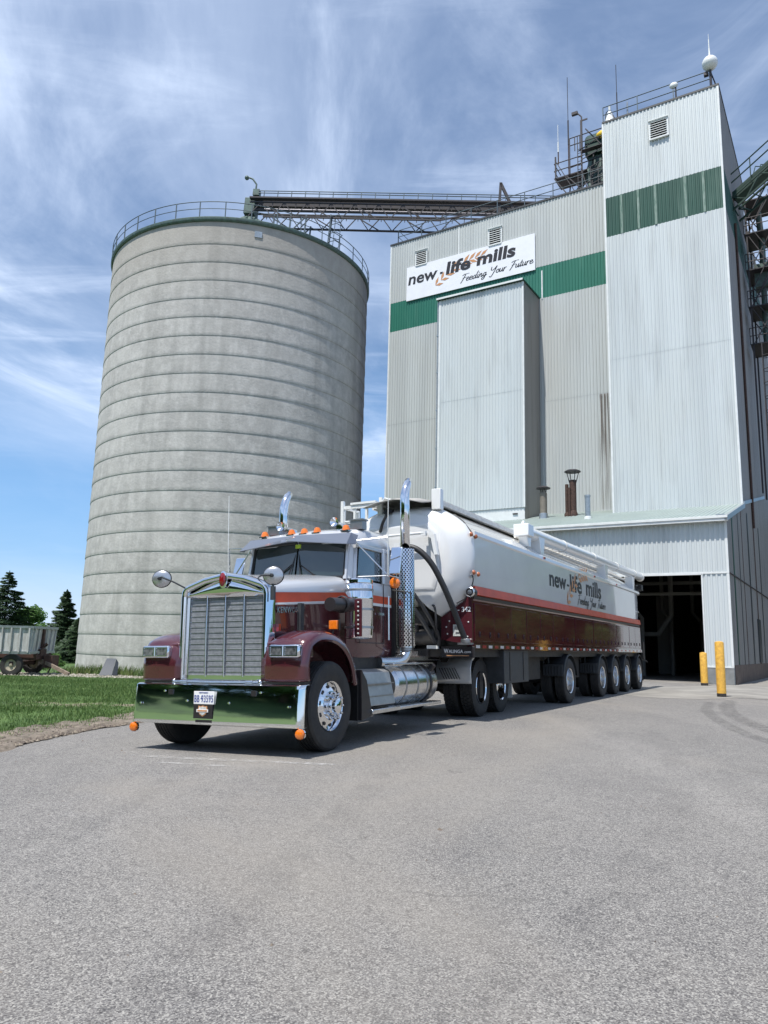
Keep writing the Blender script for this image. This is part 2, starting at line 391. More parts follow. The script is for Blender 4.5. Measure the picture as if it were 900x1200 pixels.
def cloud(rot, scl, scale, det, dist, lo, hi, loc=(0, 0, 0)):
    mp = nd(nt, 'ShaderNodeMapping'); mp.inputs['Rotation'].default_value = (0, 0, R(rot)); mp.inputs['Scale'].default_value = scl; mp.inputs['Location'].default_value = loc
    nt.links.new(cx.outputs[0], mp.inputs[0])
    n = nd(nt, 'ShaderNodeTexNoise', Scale=scale, Detail=det, Roughness=.62, Distortion=dist); nt.links.new(mp.outputs[0], n.inputs['Vector'])
    r = nd(nt, 'ShaderNodeMapRange', interpolation_type='SMOOTHSTEP'); r.inputs[1].default_value = lo; r.inputs[2].default_value = hi; nt.links.new(n.outputs[0], r.inputs[0]); return r.outputs[0]
veil = cloud(20, (1, .6, 1), .8, 8, .5, .30, .72, (3.1, 1.7, 0))
wisps = cloud(-25, (1.0, .45, 1), 1.7, 12, 1.1, .44, .78, (7.3, 2.2, 0))
streak = cloud(38, (.30, 1.6, 1), 2.2, 8, .5, .50, .80, (1.3, 9.2, 0))
fac = wm('ADD', wm('ADD', wm('MULTIPLY', veil, v=.50), wm('MULTIPLY', veil, v=.0)), wm('ADD', wm('MULTIPLY', wisps, v=.62), wm('MULTIPLY', streak, v=.48)))
lowf = nd(nt, 'ShaderNodeMapRange'); lowf.inputs[1].default_value = 0.0; lowf.inputs[2].default_value = .10; lowf.inputs[3].default_value = .55; lowf.inputs[4].default_value = .0
nt.links.new(sp.outputs[2], lowf.inputs[0])
nz = nd(nt, 'ShaderNodeTexNoise', Scale=1.6, Detail=5.0); nt.links.new(tc.outputs['Generated'], nz.inputs['Vector'])
zz = wm('ADD', sp.outputs[2], wm('MULTIPLY', wm('SUBTRACT', nz.outputs[0], v=.5), v=.10))
gate = nd(nt, 'ShaderNodeMapRange', interpolation_type='SMOOTHSTEP'); gate.inputs[1].default_value = .185; gate.inputs[2].default_value = .255; gate.inputs[3].default_value = .10; nt.links.new(zz, gate.inputs[0])
fac = wm('MULTIPLY', fac, gate.outputs[0])
fac = wm('MINIMUM', wm('ADD', fac, lowf.outputs[0]), v=.9)
hs = nd(nt, 'ShaderNodeHueSaturation', Saturation=1.15, Value=1.0); nt.links.new(sky.outputs[0], hs.inputs['Color'])
mx = nd(nt, 'ShaderNodeMix', data_type='RGBA'); nt.links.new(fac, mx.inputs[0]); lb = nd(nt, 'ShaderNodeMapRange', interpolation_type='SMOOTHSTEP'); lb.inputs[1].default_value = .42; lb.inputs[2].default_value = .10; lb.inputs[3].default_value = 0; lb.inputs[4].default_value = .5; nt.links.new(sp.outputs[2], lb.inputs[0])
dz = nd(nt, 'ShaderNodeMix', data_type='RGBA'); nt.links.new(lb.outputs[0], dz.inputs[0]); nt.links.new(hs.outputs[0], dz.inputs[6]); dz.inputs[7].default_value = (1.7, 3.9, 7.6, 1)
nt.links.new(dz.outputs[2], mx.inputs[6]); mx.inputs[7].default_value = (5.9, 6.9, 8.7, 1)
nt.links.new(mx.outputs[2], bg.inputs['Color'])
sc.view_settings.view_transform = 'Standard'; sc.view_settings.look = 'None'; sc.view_settings.exposure = 0.25; sc.view_settings.gamma = 1
sc.view_settings.use_curve_mapping = False
sc.cycles.max_bounces = 8; sc.cycles.glossy_bounces = 4; sc.cycles.use_denoising = True
# ------------------------------------------------------------------ ground
F0 = Vector((-.56, 9.34, 0)); LS = Vector((-math.cos(R(25.8)), math.sin(R(25.8)), 0)); LT = Vector((math.sin(R(25.8)), math.cos(R(25.8)), 0))
def drop(s):
    if s <= -.2: return 0.0
    if s < .2: return -.031 * (s + .2) ** 2 / .8
    if s < 5: return -.031 * s
    if s < 7: t = (s - 5) / 2; return -.155 - .031 * (2 * t - t * t) * 1.0
    return -.186
def fall(t): q = min(1, max(0, (t - 20) / 7)); return 1 - q * q * (3 - 2 * q)
def gz(x, y):
    d = Vector((x, y, 0)) - F0
    return drop(d.dot(LS)) * fall(d.dot(LT)) + dip(x, y)
def sstep(a, b, v): q = min(1, max(0, (v - a) / (b - a))); return q * q * (3 - 2 * q)
def dip(x, y): return -.80 * sstep(30, 37, y) * (1 - sstep(-6, 0, x))   # the land falls away behind the lawn's crest
ss = [-2500, -400, -100, -60, -40, -30, -24, -20, -17, -14, -12, -10, -8, -6, -3, -1.5, -.8, -.2, -.1, 0, .1, .2, .6, 1, 1.5, 2, 3, 4, 5, 5.5, 6, 6.5, 7, 8, 9, 10, 11, 12, 13, 14, 15, 16, 18, 20, 22, 25, 28, 32, 40, 60, 200, 700, 2500]
ts = [-2500, -500, -120, -50, -25, -12, -6, -3, 0, 2, 4, 5] + [6 + .5 * i for i in range(28)] + [20, 21, 22, 23, 24, 25, 26, 27, 29, 31, 34, 37, 40, 45, 60, 90, 150, 400, 1000, 2500]
g = MB(); vs = []
for t in ts:
    for s_ in ss:
        p = F0 + LS * s_ + LT * t; vs.append((p.x, p.y, gz(p.x, p.y)))
n = len(ss)
g.add(vs, [(i * n + k, i * n + k + 1, (i + 1) * n + k + 1, (i + 1) * n + k) for i in range(len(ts) - 1) for k in range(n - 1)])

def asphalt():
    m = bpy.data.materials.new('worn_asphalt'); m.use_nodes = True; nt = m.node_tree; b = nt.nodes['Principled BSDF']
    b.inputs['Roughness'].default_value = .88; b.inputs['Specular IOR Level'].default_value = .25
    tc = nd(nt, 'ShaderNodeTexCoord')
    def noi(scale, lo, hi, st=(1, 1, 1), rot=0, det=4, dist=0, rough=.55):
        mp = nd(nt, 'ShaderNodeMapping'); mp.inputs['Scale'].default_value = st; mp.inputs['Rotation'].default_value = (0, 0, R(rot)); nt.links.new(tc.outputs['Object'], mp.inputs[0])
        n = nd(nt, 'ShaderNodeTexNoise', Scale=scale, Detail=det, Distortion=dist, Roughness=rough); nt.links.new(mp.outputs[0], n.inputs['Vector'])
        r = nd(nt, 'ShaderNodeMapRange'); r.inputs[1].default_value = lo; r.inputs[2].default_value = hi; nt.links.new(n.outputs[0], r.inputs[0]); return r.outputs[0]
    def mix(fac, c1, c2, k=1.0):
        mu = nd(nt, 'ShaderNodeMath', operation='MULTIPLY'); mu.inputs[1].default_value = k; nt.links.new(fac, mu.inputs[0])
        mx = nd(nt, 'ShaderNodeMix', data_type='RGBA'); nt.links.new(mu.outputs[0], mx.inputs[0])
        if isinstance(c1, tuple): mx.inputs[6].default_value = (*c1, 1)
        else: nt.links.new(c1, mx.inputs[6])
        mx.inputs[7].default_value = (*c2, 1); return mx.outputs[2]
    c = mix(noi(.28, .38, .66, det=5), (.215, .203, .188), (.155, .147, .139))
    c = mix(noi(.9, .45, .72, (1, .22, 1), 22, 5, 1.2), c, (.125, .116, .116), .6)      # dragged tyre streaks
    c = mix(noi(.5, .55, .75, (1, .10, 1), -14, 4, .8), c, (.29, .275, .255), .7)      # pale worn strips
    c = mix(noi(3.0, .50, .72, det=8), c, (.26, .25, .235), .45)
    c = mix(noi(1.4, .50, .70, (1, .5, 1), 40, 8, .6), c, (.10, .097, .098), .5)
    c = mix(noi(40, .52, .64, det=3), c, (.10, .098, .10), .45)
    c = mix(noi(95, .48, .58, det=2), c, (.33, .32, .30), .62)                           # pale aggregate
    c = mix(noi(105, .56, .66, (1, 1, 1), 40, 2), c, (.045, .044, .048), .8)              # dark pits
    c = mix(noi(16, .55, .70, det=4), c, (.085, .08, .08), .5)
    def grains(c, scale, lo, hi, dk, lt, kd, kl):
        v = nd(nt, 'ShaderNodeTexVoronoi', Scale=scale); nt.links.new(tc.outputs['Object'], v.inputs['Vector'])
        sv = nd(nt, 'ShaderNodeSeparateColor'); nt.links.new(v.outputs['Color'], sv.inputs[0])
        r1 = nd(nt, 'ShaderNodeMapRange'); r1.inputs[1].default_value = lo; r1.inputs[2].default_value = lo - .25; nt.links.new(sv.outputs[0], r1.inputs[0])
        r2 = nd(nt, 'ShaderNodeMapRange'); r2.inputs[1].default_value = hi; r2.inputs[2].default_value = hi + .15; nt.links.new(sv.outputs[1], r2.inputs[0])
        return mix(r2.outputs[0], mix(r1.outputs[0], c, dk, kd), lt, kl)
    c = grains(c, 150, .38, .74, (.070, .066, .066), (.38, .365, .335), .8, .75)
    c = grains(c, 48, .12, .955, (.045, .043, .045), (.50, .48, .44), .8, .7)
    c = mix(noi(.22, .50, .68, (1, .6, 1), 70, 6, 1.0), c, (.27, .245, .21), .5)      # dusty buff patches
    # hairline cracks
    v2 = nd(nt, 'ShaderNodeTexVoronoi', feature='DISTANCE_TO_EDGE', Scale=.42); 
    mp = nd(nt, 'ShaderNodeMapping'); nt.links.new(tc.outputs['Object'], mp.inputs[0])
    n3 = nd(nt, 'ShaderNodeTexNoise', Scale=2.5, Detail=6.0); nt.links.new(mp.outputs[0], n3.inputs['Vector'])
    ad = nd(nt, 'ShaderNodeMix', data_type='RGBA', blend_type='LINEAR_LIGHT'); ad.inputs[0].default_value = .35
    nt.links.new(mp.outputs[0], ad.inputs[6]); nt.links.new(n3.outputs['Color'], ad.inputs[7]); nt.links.new(ad.outputs[2], v2.inputs['Vector'])
    cr_ = nd(nt, 'ShaderNodeMapRange'); cr_.inputs[1].default_value = .0; cr_.inputs[2].default_value = .010; cr_.inputs[3].default_value = 1; cr_.inputs[4].default_value = 0; nt.links.new(v2.outputs['Distance'], cr_.inputs[0])
    cm = nd(nt, 'ShaderNodeMath', operation='MULTIPLY'); nt.links.new(cr_.outputs[0], cm.inputs[0]); nt.links.new(noi(.35, .50, .62), cm.inputs[1])
    c = mix(cm.outputs[0], c, (.08, .077, .072), .45)
    nt.links.new(c, b.inputs['Base Color'])
    n4 = nd(nt, 'ShaderNodeTexNoise', Scale=100.0, Detail=3.0); nt.links.new(tc.outputs['Object'], n4.inputs['Vector'])
    bp = nd(nt, 'ShaderNodeBump', Strength=.55, Distance=.012); nt.links.new(n4.outputs[0], bp.inputs['Height']); nt.links.new(bp.outputs[0], b.inputs['Normal'])
    return m
M['asphalt'] = asphalt()
kind(g.build('yard_ground', 'asphalt', smooth=60), 'structure', 'worn grey asphalt yard')

# lawn: everything left of the yard edge
EDGE = [(-60, -16), (-20, -12.5), (-10, -9.5), (-4, -7.6), (2, -6.0), (6, -5.2), (9.7, -4.72), (11.1, -4.66), (12.4, -4.5), (13.4, -4.2), (15, -3.9), (20, -3.6), (27, -3.2), (40, -1), (60, 0)]
def edge(y):
    if y <= EDGE[0][0]: return EDGE[0][1]
    for (a, xa), (b, xb) in zip(EDGE, EDGE[1:]):
        if y <= b: return xa + (xb - xa) * (y - a) / (b - a) + .10 * noise.noise(Vector((y * 1.3, 0, 3)))
    return EDGE[-1][1]
lw = MB(); ys = [-300, -120, -60, -30, -15] + [-10 + .5 * i for i in range(120)] + [52, 60, 80, 120, 300]
offs = [0, .15, .3, .6, 1, 1.6, 2.4, 3.4, 5, 7, 9, 11, 13, 15, 18, 25, 40, 80, 200, 600]
vs = []
for y in ys:
    for o in offs:
        x = edge(y) - o; y2 = y
        vs.append((x, y2, gz(x, y2) + .006 + .03 * min(1, o / .6) + (.035 * noise.noise(Vector((x * .5, y2 * .5, 0))) if .3 < o < 30 else 0)))
n = len(offs)
lw.add(vs, [(i * n + k, i * n + k + 1, (i + 1) * n + k + 1, (i + 1) * n + k) for i in range(len(ys) - 1) for k in range(n - 1)])
def lawnmat():
    m = bpy.data.materials.new('lawn'); m.use_nodes = True; nt = m.node_tree; b = nt.nodes['Principled BSDF']; b.inputs['Roughness'].default_value = .9
    tc = nd(nt, 'ShaderNodeTexCoord'); n = nd(nt, 'ShaderNodeTexNoise', Scale=.8, Detail=8.0, Roughness=.7); nt.links.new(tc.outputs['Object'], n.inputs['Vector'])
    r = nd(nt, 'ShaderNodeValToRGB'); e = r.color_ramp.elements; e[0].position = .35; e[0].color = (.045, .09, .02, 1); e[1].position = .62; e[1].color = (.08, .145, .03, 1)
    k = e.new(.74); k.color = (.15, .15, .06, 1); nt.links.new(n.outputs[0], r.inputs[0])
    # bare dirt: a worn track across the lawn and by the far strip
    s = nd(nt, 'ShaderNodeSeparateXYZ'); nt.links.new(tc.outputs['Object'], s.inputs[0])
    nw = nd(nt, 'ShaderNodeTexNoise', Scale=.5, Detail=5.0); nt.links.new(tc.outputs['Object'], nw.inputs['Vector'])
    def M_(op, a, bb=None, v=None, v0=None):
        q = nd(nt, 'ShaderNodeMath', operation=op); nt.links.new(a, q.inputs[0])
        if bb is not None: nt.links.new(bb, q.inputs[1])
        if v is not None: q.inputs[1].default_value = v
        return q.outputs[0]
    yy = M_('ADD', s.outputs[1], M_('MULTIPLY', M_('SUBTRACT', nw.outputs[0], v=.5), v=2.2))
    def strip(y0, wd, k):
        d = M_('ABSOLUTE', M_('SUBTRACT', yy, v=y0)); mr = nd(nt, 'ShaderNodeMapRange'); mr.inputs[1].default_value = wd * .4; mr.inputs[2].default_value = wd; mr.inputs[3].default_value = k; mr.inputs[4].default_value = 0
        nt.links.new(d, mr.inputs[0]); return mr.outputs[0]
    xm = nd(nt, 'ShaderNodeMapRange'); xm.inputs[1].default_value = -9.5; xm.inputs[2].default_value = -5.5; nt.links.new(s.outputs[0], xm.inputs[0])
    f = M_('MAXIMUM', M_('MULTIPLY', strip(16.6, .8, 1), xm.outputs[0]), strip(28.0, 1.0, .0))
    nf = nd(nt, 'ShaderNodeTexNoise', Scale=3.5, Detail=6.0); nt.links.new(tc.outputs['Object'], nf.inputs['Vector'])
    fr = nd(nt, 'ShaderNodeMapRange'); fr.inputs[1].default_value = .44; fr.inputs[2].default_value = .58; nt.links.new(nf.outputs[0], fr.inputs[0])
    f = M_('MULTIPLY', f, fr.outputs[0])
    mx = nd(nt, 'ShaderNodeMix', data_type='RGBA'); nt.links.new(f, mx.inputs[0]); nt.links.new(r.outputs[0], mx.inputs[6]); mx.inputs[7].default_value = (.22, .17, .13, 1)
    nt.links.new(mx.outputs[2], b.inputs['Base Color']); return m
M['lawn'] = lawnmat()
kind(lw.build('lawn', 'lawn'), 'structure', 'green mown lawn left of the yard')

# grass blades over the seen part of the lawn
rnd = random.Random(3)
gb = MB(); V = []; Fc = []
def blade(x, y, z, h, w, V, Fc):
    a = rnd.uniform(0, PI); c, s_ = math.cos(a) * w, math.sin(a) * w; lx, ly = rnd.uniform(-.5, .5) * h, rnd.uniform(-.5, .5) * h; o = len(V)
    V += [(x - c, y - s_, z), (x + c, y + s_, z), (x + lx, y + ly, z + h)]; Fc.append((o, o + 1, o + 2))
SILO = Vector((-11.25, 54.3, 0)); SR = 9.52
cnt = 0
while cnt < 120000:
    y = 9.5 + 19.5 * rnd.random() ** 1.1; x = edge(y) - .1 - 13 * rnd.random()
    # only what the picture's left side can see
    if x < -.60 * y - 1.5: continue
    if abs(y - 16.6 + .6 * noise.noise(Vector((x * .5, y * .5, 9)))) < .45 and x > -7.4 and rnd.random() < .7: continue
    d = edge(y) - x
    if d < .9 and rnd.random() > d: continue
    if y > 27.4 and rnd.random() < .75: continue
    tone = noise.noise(Vector((x * .9, y * .9, 5)))
    blade(x, y, gz(x, y) + .02, rnd.uniform(.035, .085) * (1 + .5 * tone), rnd.uniform(.006, .012), V, Fc); cnt += 1
gb.add(V, Fc); o = gb.build('grass', 'blades', smooth=0); kind(o, 'stuff', 'short green lawn grass'); o['category'] = 'grass'

# crumbled dirt and stones along the asphalt edge
db = MB()
def rock(mb, x, y, z, r, rn):
    P = []
    for k in range(6):
        a = k * PI / 3 + rn.random(); P.append((x + math.cos(a) * r * rn.uniform(.6, 1.2), y + math.sin(a) * r * rn.uniform(.6, 1.2), z))
    t = (x + rn.uniform(-.3, .3) * r, y + rn.uniform(-.3, .3) * r, z + r * rn.uniform(.4, .9)); o = 6
    mb.add(P + [t], [(k, (k + 1) % 6, 6) for k in range(6)])
for i in range(3200): # larger clods and straw on the near verge
    y = rnd.uniform(8.2, 12.6); q = abs(rnd.gauss(.1, .4)); x = edge(y) - q + .1
    rock(db, x, y, gz(x, y) + .02, rnd.uniform(.012, .055) * (1 if rnd.random() < .3 else .5), rnd)
for i in range(5200):
    y = rnd.uniform(7.0, 17.5); q = abs(rnd.gauss(0, .36)); x = edge(y) - q + .12
    if y > 13.5 and rnd.random() < .6: continue
    rock(db, x, y, gz(x, y) + .012 + .03 * min(1, q / .6) , rnd.uniform(.008, .04), rnd)
o = db.build('dirt_crumbs', 'clods', smooth=0); kind(o, 'stuff', 'crumbled dirt and dead grass along the asphalt edge'); o['category'] = 'dirt'
dm = MB(); vs = []; yk = [5 + .12 * i for i in range(110)]; ok = [-.14, -.05, .05, .18, .32, .48, .65, .85, 1.05]
for y in yk:
    for j, o_ in enumerate(ok):
        wv = .22 * noise.noise(Vector((y * .7, o_, 1))); x = edge(y) - o_ - wv; hgt = .0 if j in (0, len(ok) - 1) else .045 + .05 * noise.noise(Vector((x * 4, y * 4, 2)))
        vs.append((x, y, gz(x, y) + .004 + (hgt if j not in (0, len(ok) - 1) else (-.01 if j == 0 else .0))))
n = len(ok); dm.add(vs, [(i * n + k, i * n + k + 1, (i + 1) * n + k + 1, (i + 1) * n + k) for i in range(len(yk) - 1) for k in range(n - 1)])
M['dirt'] = mat('dry_dirt', (.24, .20, .16), .95, 0, var=.6, vscale=7, col2=(.09, .075, .055), bump=.8, bscale=30)
kind(dm.build('dirt_verge', 'dirt'), 'structure', 'strip of bare dirt between asphalt and lawn')

# gravel strip in front of the silo
gs = MB(); vs = []; NA = 50
for i in range(NA + 1):
    x = -24 + 21.5 * i / NA
    for j, y in enumerate((27.9, 28.4, 29.0, 29.7, 30.6)):
        vs.append((x, y + .15 * noise.noise(Vector((x, y, 0))), gz(x, y) + (.03 if j in (0, 4) else .055)))
gs.add(vs, [(i * 5 + k, i * 5 + k + 1, i * 5 + k + 6, i * 5 + k + 5) for i in range(NA) for k in range(4)])
M['gravelbed'] = mat('gravel_bed', (.26, .23, .18), .95, 0, var=.6, vscale=9, col2=(.10, .10, .06), bump=.8, bscale=25)
kind(gs.build('gravel_path', 'gravelbed'), 'structure', 'pale gravel strip before the silo')
gr = MB()
for i in range(2600):
    x = rnd.uniform(-17, -3.5); y = rnd.uniform(27.6, 29.9); rock(gr, x, y, gz(x, y) + .05, rnd.uniform(.02, .06), rnd)
o = gr.build('gravel', 'stones', smooth=0); kind(o, 'stuff', 'loose pale gravel before the silo'); o['category'] = 'gravel'
wd = MB(); V = []; Fc = []
for i in range(2600):
    a = rnd.uniform(R(200), R(262)); d = SR + abs(rnd.gauss(0, .4)) + .05; x = -7.5 + (6.35 + d - SR) * math.cos(a); y = 36.2 + (6.35 + d - SR) * math.sin(a)
    blade(x, y, gz(x, y), rnd.uniform(.1, .45) * (1.1 if x < -9 else .4), rnd.uniform(.012, .03), V, Fc)
wd.add(V, Fc); o = wd.build('weeds', 'weeds', smooth=0); kind(o, 'stuff', 'pale weeds at the foot of the silo'); o['category'] = 'weeds'

# ------------------------------------------------------------------ mill frame (x right along the front, y into the building)
PHI = R(31.8); KP = Vector((14.563, 31.612, 0)); BX = Vector((math.cos(PHI), -math.sin(PHI), 0)); BY = Vector((math.sin(PHI), math.cos(PHI), 0))
def MW(x, y, z=0): return KP + BX * x + BY * y + Vector((0, 0, z))
# concrete apron at the mill door
ap = [(-7, .4), (-7, -5.8),  (-5, -7.4), (-3.2, -9.3), (-2.0, -11.3), (-.6, -12.0), (.6, -11.6), (1.1, -10.2), (3, -9.4), (9, -9.0), (9, 30), (.02, 30), (.02, .4)]
a_ = MB(); P = []
for i in range(len(ap)):
    p, q = ap[i], ap[(i + 1) % len(ap)]; L = math.hypot(q[0] - p[0], q[1] - p[1]); k = max(1, int(L / .5))
    for j in range(k):
        x = p[0] + (q[0] - p[0]) * j / k; y = p[1] + (q[1] - p[1]) * j / k
        if y < -.5: x += .16 * noise.noise(Vector((x, y, 1))); y += .3 * noise.noise(Vector((x * .9, y * .9, 4)))
        w = MW(x, y); P.append((w.x, w.y, gz(w.x, w.y) + .005))
a_.add(P, [tuple(range(len(P)))])
M['apron'] = mat('pale_concrete_apron', (.30, .285, .255), .9, 0, var=.5, vscale=.8, col2=(.17, .16, .145), bump=.3, bscale=20, detail=10)
o = a_.build('concrete_pavement', 'apron', smooth=0); kind(o, 'structure', 'pale concrete apron before the mill door')

# tyre tracks and scuffs as worn rubber / pale marks, plus one painted shadow, very thin films on the asphalt
def filmmat(name, col, scale, lo, hi, k, st=(1, 1, 1)):
    m = bpy.data.materials.new(name); m.use_nodes = True; nt = m.node_tree; b = nt.nodes['Principled BSDF']
    b.inputs['Base Color'].default_value = (*col, 1); b.inputs['Roughness'].default_value = .9
    tc = nd(nt, 'ShaderNodeTexCoord'); mp = nd(nt, 'ShaderNodeMapping'); mp.inputs['Scale'].default_value = st; nt.links.new(tc.outputs['Object'], mp.inputs[0])
    n = nd(nt, 'ShaderNodeTexNoise', Scale=scale, Detail=8.0, Roughness=.7); nt.links.new(mp.outputs[0], n.inputs['Vector'])
    r = nd(nt, 'ShaderNodeMapRange'); r.inputs[1].default_value = lo; r.inputs[2].default_value = hi; r.inputs[4].default_value = k; nt.links.new(n.outputs[0], r.inputs[0])
    uv = nd(nt, 'ShaderNodeUVMap'); s = nd(nt, 'ShaderNodeSeparateXYZ'); nt.links.new(uv.outputs[0], s.inputs[0])
    e = nd(nt, 'ShaderNodeMapRange', interpolation_type='SMOOTHSTEP'); e.inputs[1].default_value = 0; e.inputs[2].default_value = .35
    nt.links.new(s.outputs[1], e.inputs[0])
    mu = nd(nt, 'ShaderNodeMath', operation='MULTIPLY'); nt.links.new(r.outputs[0], mu.inputs[0]); nt.links.new(e.outputs[0], mu.inputs[1])
    nt.links.new(mu.outputs[0], b.inputs['Alpha']); return m
M['scuff'] = filmmat('pale_scuff', (.42, .41, .39), 9, .42, .62, .8)
M['skid_and_shadow'] = filmmat('tyre_mark_and_shadow', (.045, .043, .042), 5, .38, .66, .30)
M['skid_and_shadow2'] = filmmat('faint_tyre_mark', (.075, .072, .078), 2.2, .42, .74, .14, (1, 1, 1))
M['scuff2'] = filmmat('faint_pale_wear', (.36, .34, .31), 2.2, .42, .72, .22)
def film(name, path, w, m, label):
    P = [Vector((p[0], p[1], 0)) for p in path]; P = catmull(P, 8); mb = MB(); uv = []; vs = []
    for i, p in enumerate(P):
        t = (P[min(i + 1, len(P) - 1)] - P[max(i - 1, 0)]).normalized(); nn = Vector((-t.y, t.x, 0)); e = min(1, min(i, len(P) - 1 - i) / 4)
        for j in range(5):
            q = p + nn * w * (j - 2) / 4; vs.append((q.x, q.y, gz(q.x, q.y) + .004 + (.0045 if (q - KP).length < 17 else 0))); uv.append((0, e * (1 - abs(j - 2) / 2)))
    mb.add(vs, [(i * 5 + k, i * 5 + k + 1, i * 5 + k + 6, i * 5 + k + 5) for i in range(len(P) - 1) for k in range(4)])
    o = mb.build(name, m, smooth=0); l = o.data.uv_layers.new(name='UVMap')
    for lp in o.data.loops: l.data[lp.index].uv = uv[lp.vertex_index]
    kind(o, 'structure', label); return o
film('scuff_mark', [(-2.9, 9.1), (-2.0, 8.75), (-1.0, 8.45), (-.4, 8.35)], .16, 'scuff', 'long pale scraped line on the asphalt')
film('scuff_mark', [(-2.4, 8.5), (-1.9, 8.3), (-1.5, 8.15)], .10, 'scuff', 'short pale scraped line on the asphalt')
film('track_and_shadow_film', [(9.8, 21.5), (8.3, 18.5), (7.2, 15.5), (6.5, 12.5), (6.2, 10.5)], .42, 'skid_and_shadow', 'dark curved tyre track')
film('track_and_shadow_film', [(8.8, 20.5), (7.4, 17.5), (6.5, 14.8), (5.9, 12.4), (5.7, 10.8)], .32, 'skid_and_shadow', 'dark curved tyre track beside another')
film('track_and_shadow_film', [(13, 20.5), (11, 17.8), (9.4, 14.5), (8.2, 11.5)], .5, 'skid_and_shadow', 'broad dark tyre track at the right')
film('track_and_shadow_film', [(10.5, 23.0), (11.6, 21.8), (13.3, 20.8)], 1.0, 'skid_and_shadow', 'dark shadow painted on the ground beside the front bollard')  # dark wedge: a cast shadow painted as a film

film('track_and_shadow_film', [(4.6, 13.5), (3.6, 9.5), (2.2, 6.0), (.6, 3.2), (-.8, 1.6)], .34, 'skid_and_shadow2', 'faint tyre track sweeping to the foreground')
film('track_and_shadow_film', [(6.6, 13.2), (5.4, 9.2), (3.9, 5.8), (2.3, 3.2), (1.2, 1.8)], .34, 'skid_and_shadow2', 'second faint tyre track sweeping to the foreground')
film('track_and_shadow_film', [(-1.9, 8.3), (-1.95, 6.2), (-2.2, 4.2), (-2.6, 2.4)], .30, 'skid_and_shadow2', 'faint tyre track below the bumper left end')
film('track_and_shadow_film', [(.1, 8.4), (-.2, 6.2), (-.6, 4.2), (-1.0, 2.0)], .30, 'skid_and_shadow2', 'faint tyre track below the bumper right end')
film('track_and_shadow_film', [(1.6, 8.6), (1.2, 6.2), (.5, 4.0), (-.1, 2.0)], .5, 'scuff2', 'pale worn strip in the foreground')
# a few loose pebbles on the asphalt
pb = MB()
for x, y, r in [(-3.1, 9.5, .02), (-3.0, 9.3, .016), (-2.75, 9.6, .016), (-4.3, 9.5, .014), (.45, 5.6, .022), (-4.0, 10.6, .018), (-4.0, 11.6, .02)] + [(rnd.uniform(-5, 9), rnd.uniform(2.2, 12), rnd.uniform(.004, .011)) for _ in range(260)]:
    rock(pb, x, y, gz(x, y), r, rnd)
o = pb.build('pebbles', 'clods', smooth=0); kind(o, 'stuff', 'small pebbles scattered on the asphalt'); o['category'] = 'pebbles'
M['joint'] = mat('faded_joint', (.22, .29, .25), .6, var=.5, vscale=5, stretch=(4, 4, .5), col2=(.05, .14, .10))
# ------------------------------------------------------------------ silo
silo = thing('concrete_silo', 'tall round grey concrete silo with stepped ring joints standing behind the truck', 'silo', (SILO.x, SILO.y, -1.0))
RH = 1.245; NR = 23; ZT = RH * NR + .32   # 19.09
prof = [(SR, -.2)]
for i in range(NR):
    z0, z1 = i * RH, (i + 1) * RH
    prof += [(SR + .020, z0), (SR + .030, z0 + .03), (SR + .028, z0 + .22), (SR + .012, z1 - .40), (SR + .003, z1 - .08), (SR - .002, z1 - .002)]
prof[-1] = (SR - .004, ZT + .02); m_ = MB(); m_.lathe(prof, seg=160); m_.build('wall', 'silo', silo, smooth=40)
m_ = MB(); m_.lathe([(SR - .05, ZT), (SR + .08, ZT + .005), (SR + .14, ZT + .06), (SR + .16, ZT + .10), (SR + .16, ZT + .27), (SR + .1, ZT + .32), (1.4, ZT + 3.8), (.6, ZT + 4.0), (.001, ZT + 4.0)], seg=128)
rf = m_.build('roof', 'greensteel', silo, smooth=30)
m_ = MB(); NP = 36; rr = SR + .10
for zz, r_ in ((1.07, .024), (.58, .02)):
    m_.tube([(rr * math.cos(2 * PI * k / 96), rr * math.sin(2 * PI * k / 96), ZT + .28 + zz) for k in range(96)], r_ * 1.15, 6, closed=True)
for k in range(NP):
    a = 2 * PI * (k + .3) / NP; m_.bar((rr * math.cos(a), rr * math.sin(a), ZT + .2), (rr * math.cos(a), rr * math.sin(a), ZT + 1.36), .06, .06)
m_.build('railing', 'rail', silo)
m_ = MB(); a = R(-80); m_.box(((SR + .0) * math.cos(R(-74)), (SR + .0) * math.sin(R(-74)), ZT - .65), (.48, .14, .42), Matrix.Rotation(R(16), 3, 'Z')); m_.build('junction_box', 'galv', silo)
# sloped hatch panel leaning on the silo foot
h = thing('leaning_panel', 'blue-grey board leaning against the foot of the concrete silo', 'panel', (-10.3, 29.25, gz(-10.3, 29.25) + .04), (0, 0, R(12)))
h.scale = (.62, .62, .62)
m_ = MB(); m_.prism([(-.50, -.45, 0), (.26, -.45, 0), (.34, .30, 1.02), (-.20, .30, 1.02)], (0, .05, .02)); m_.build('board', 'slate', h)
m_ = MB(); m_.prism([(.27, -.44, 0), (.52, -.10, 0), (.48, .36, .80), (.35, .32, 1.0)], (.02, .03, .0)); m_.build('side_board', 'slate', h)

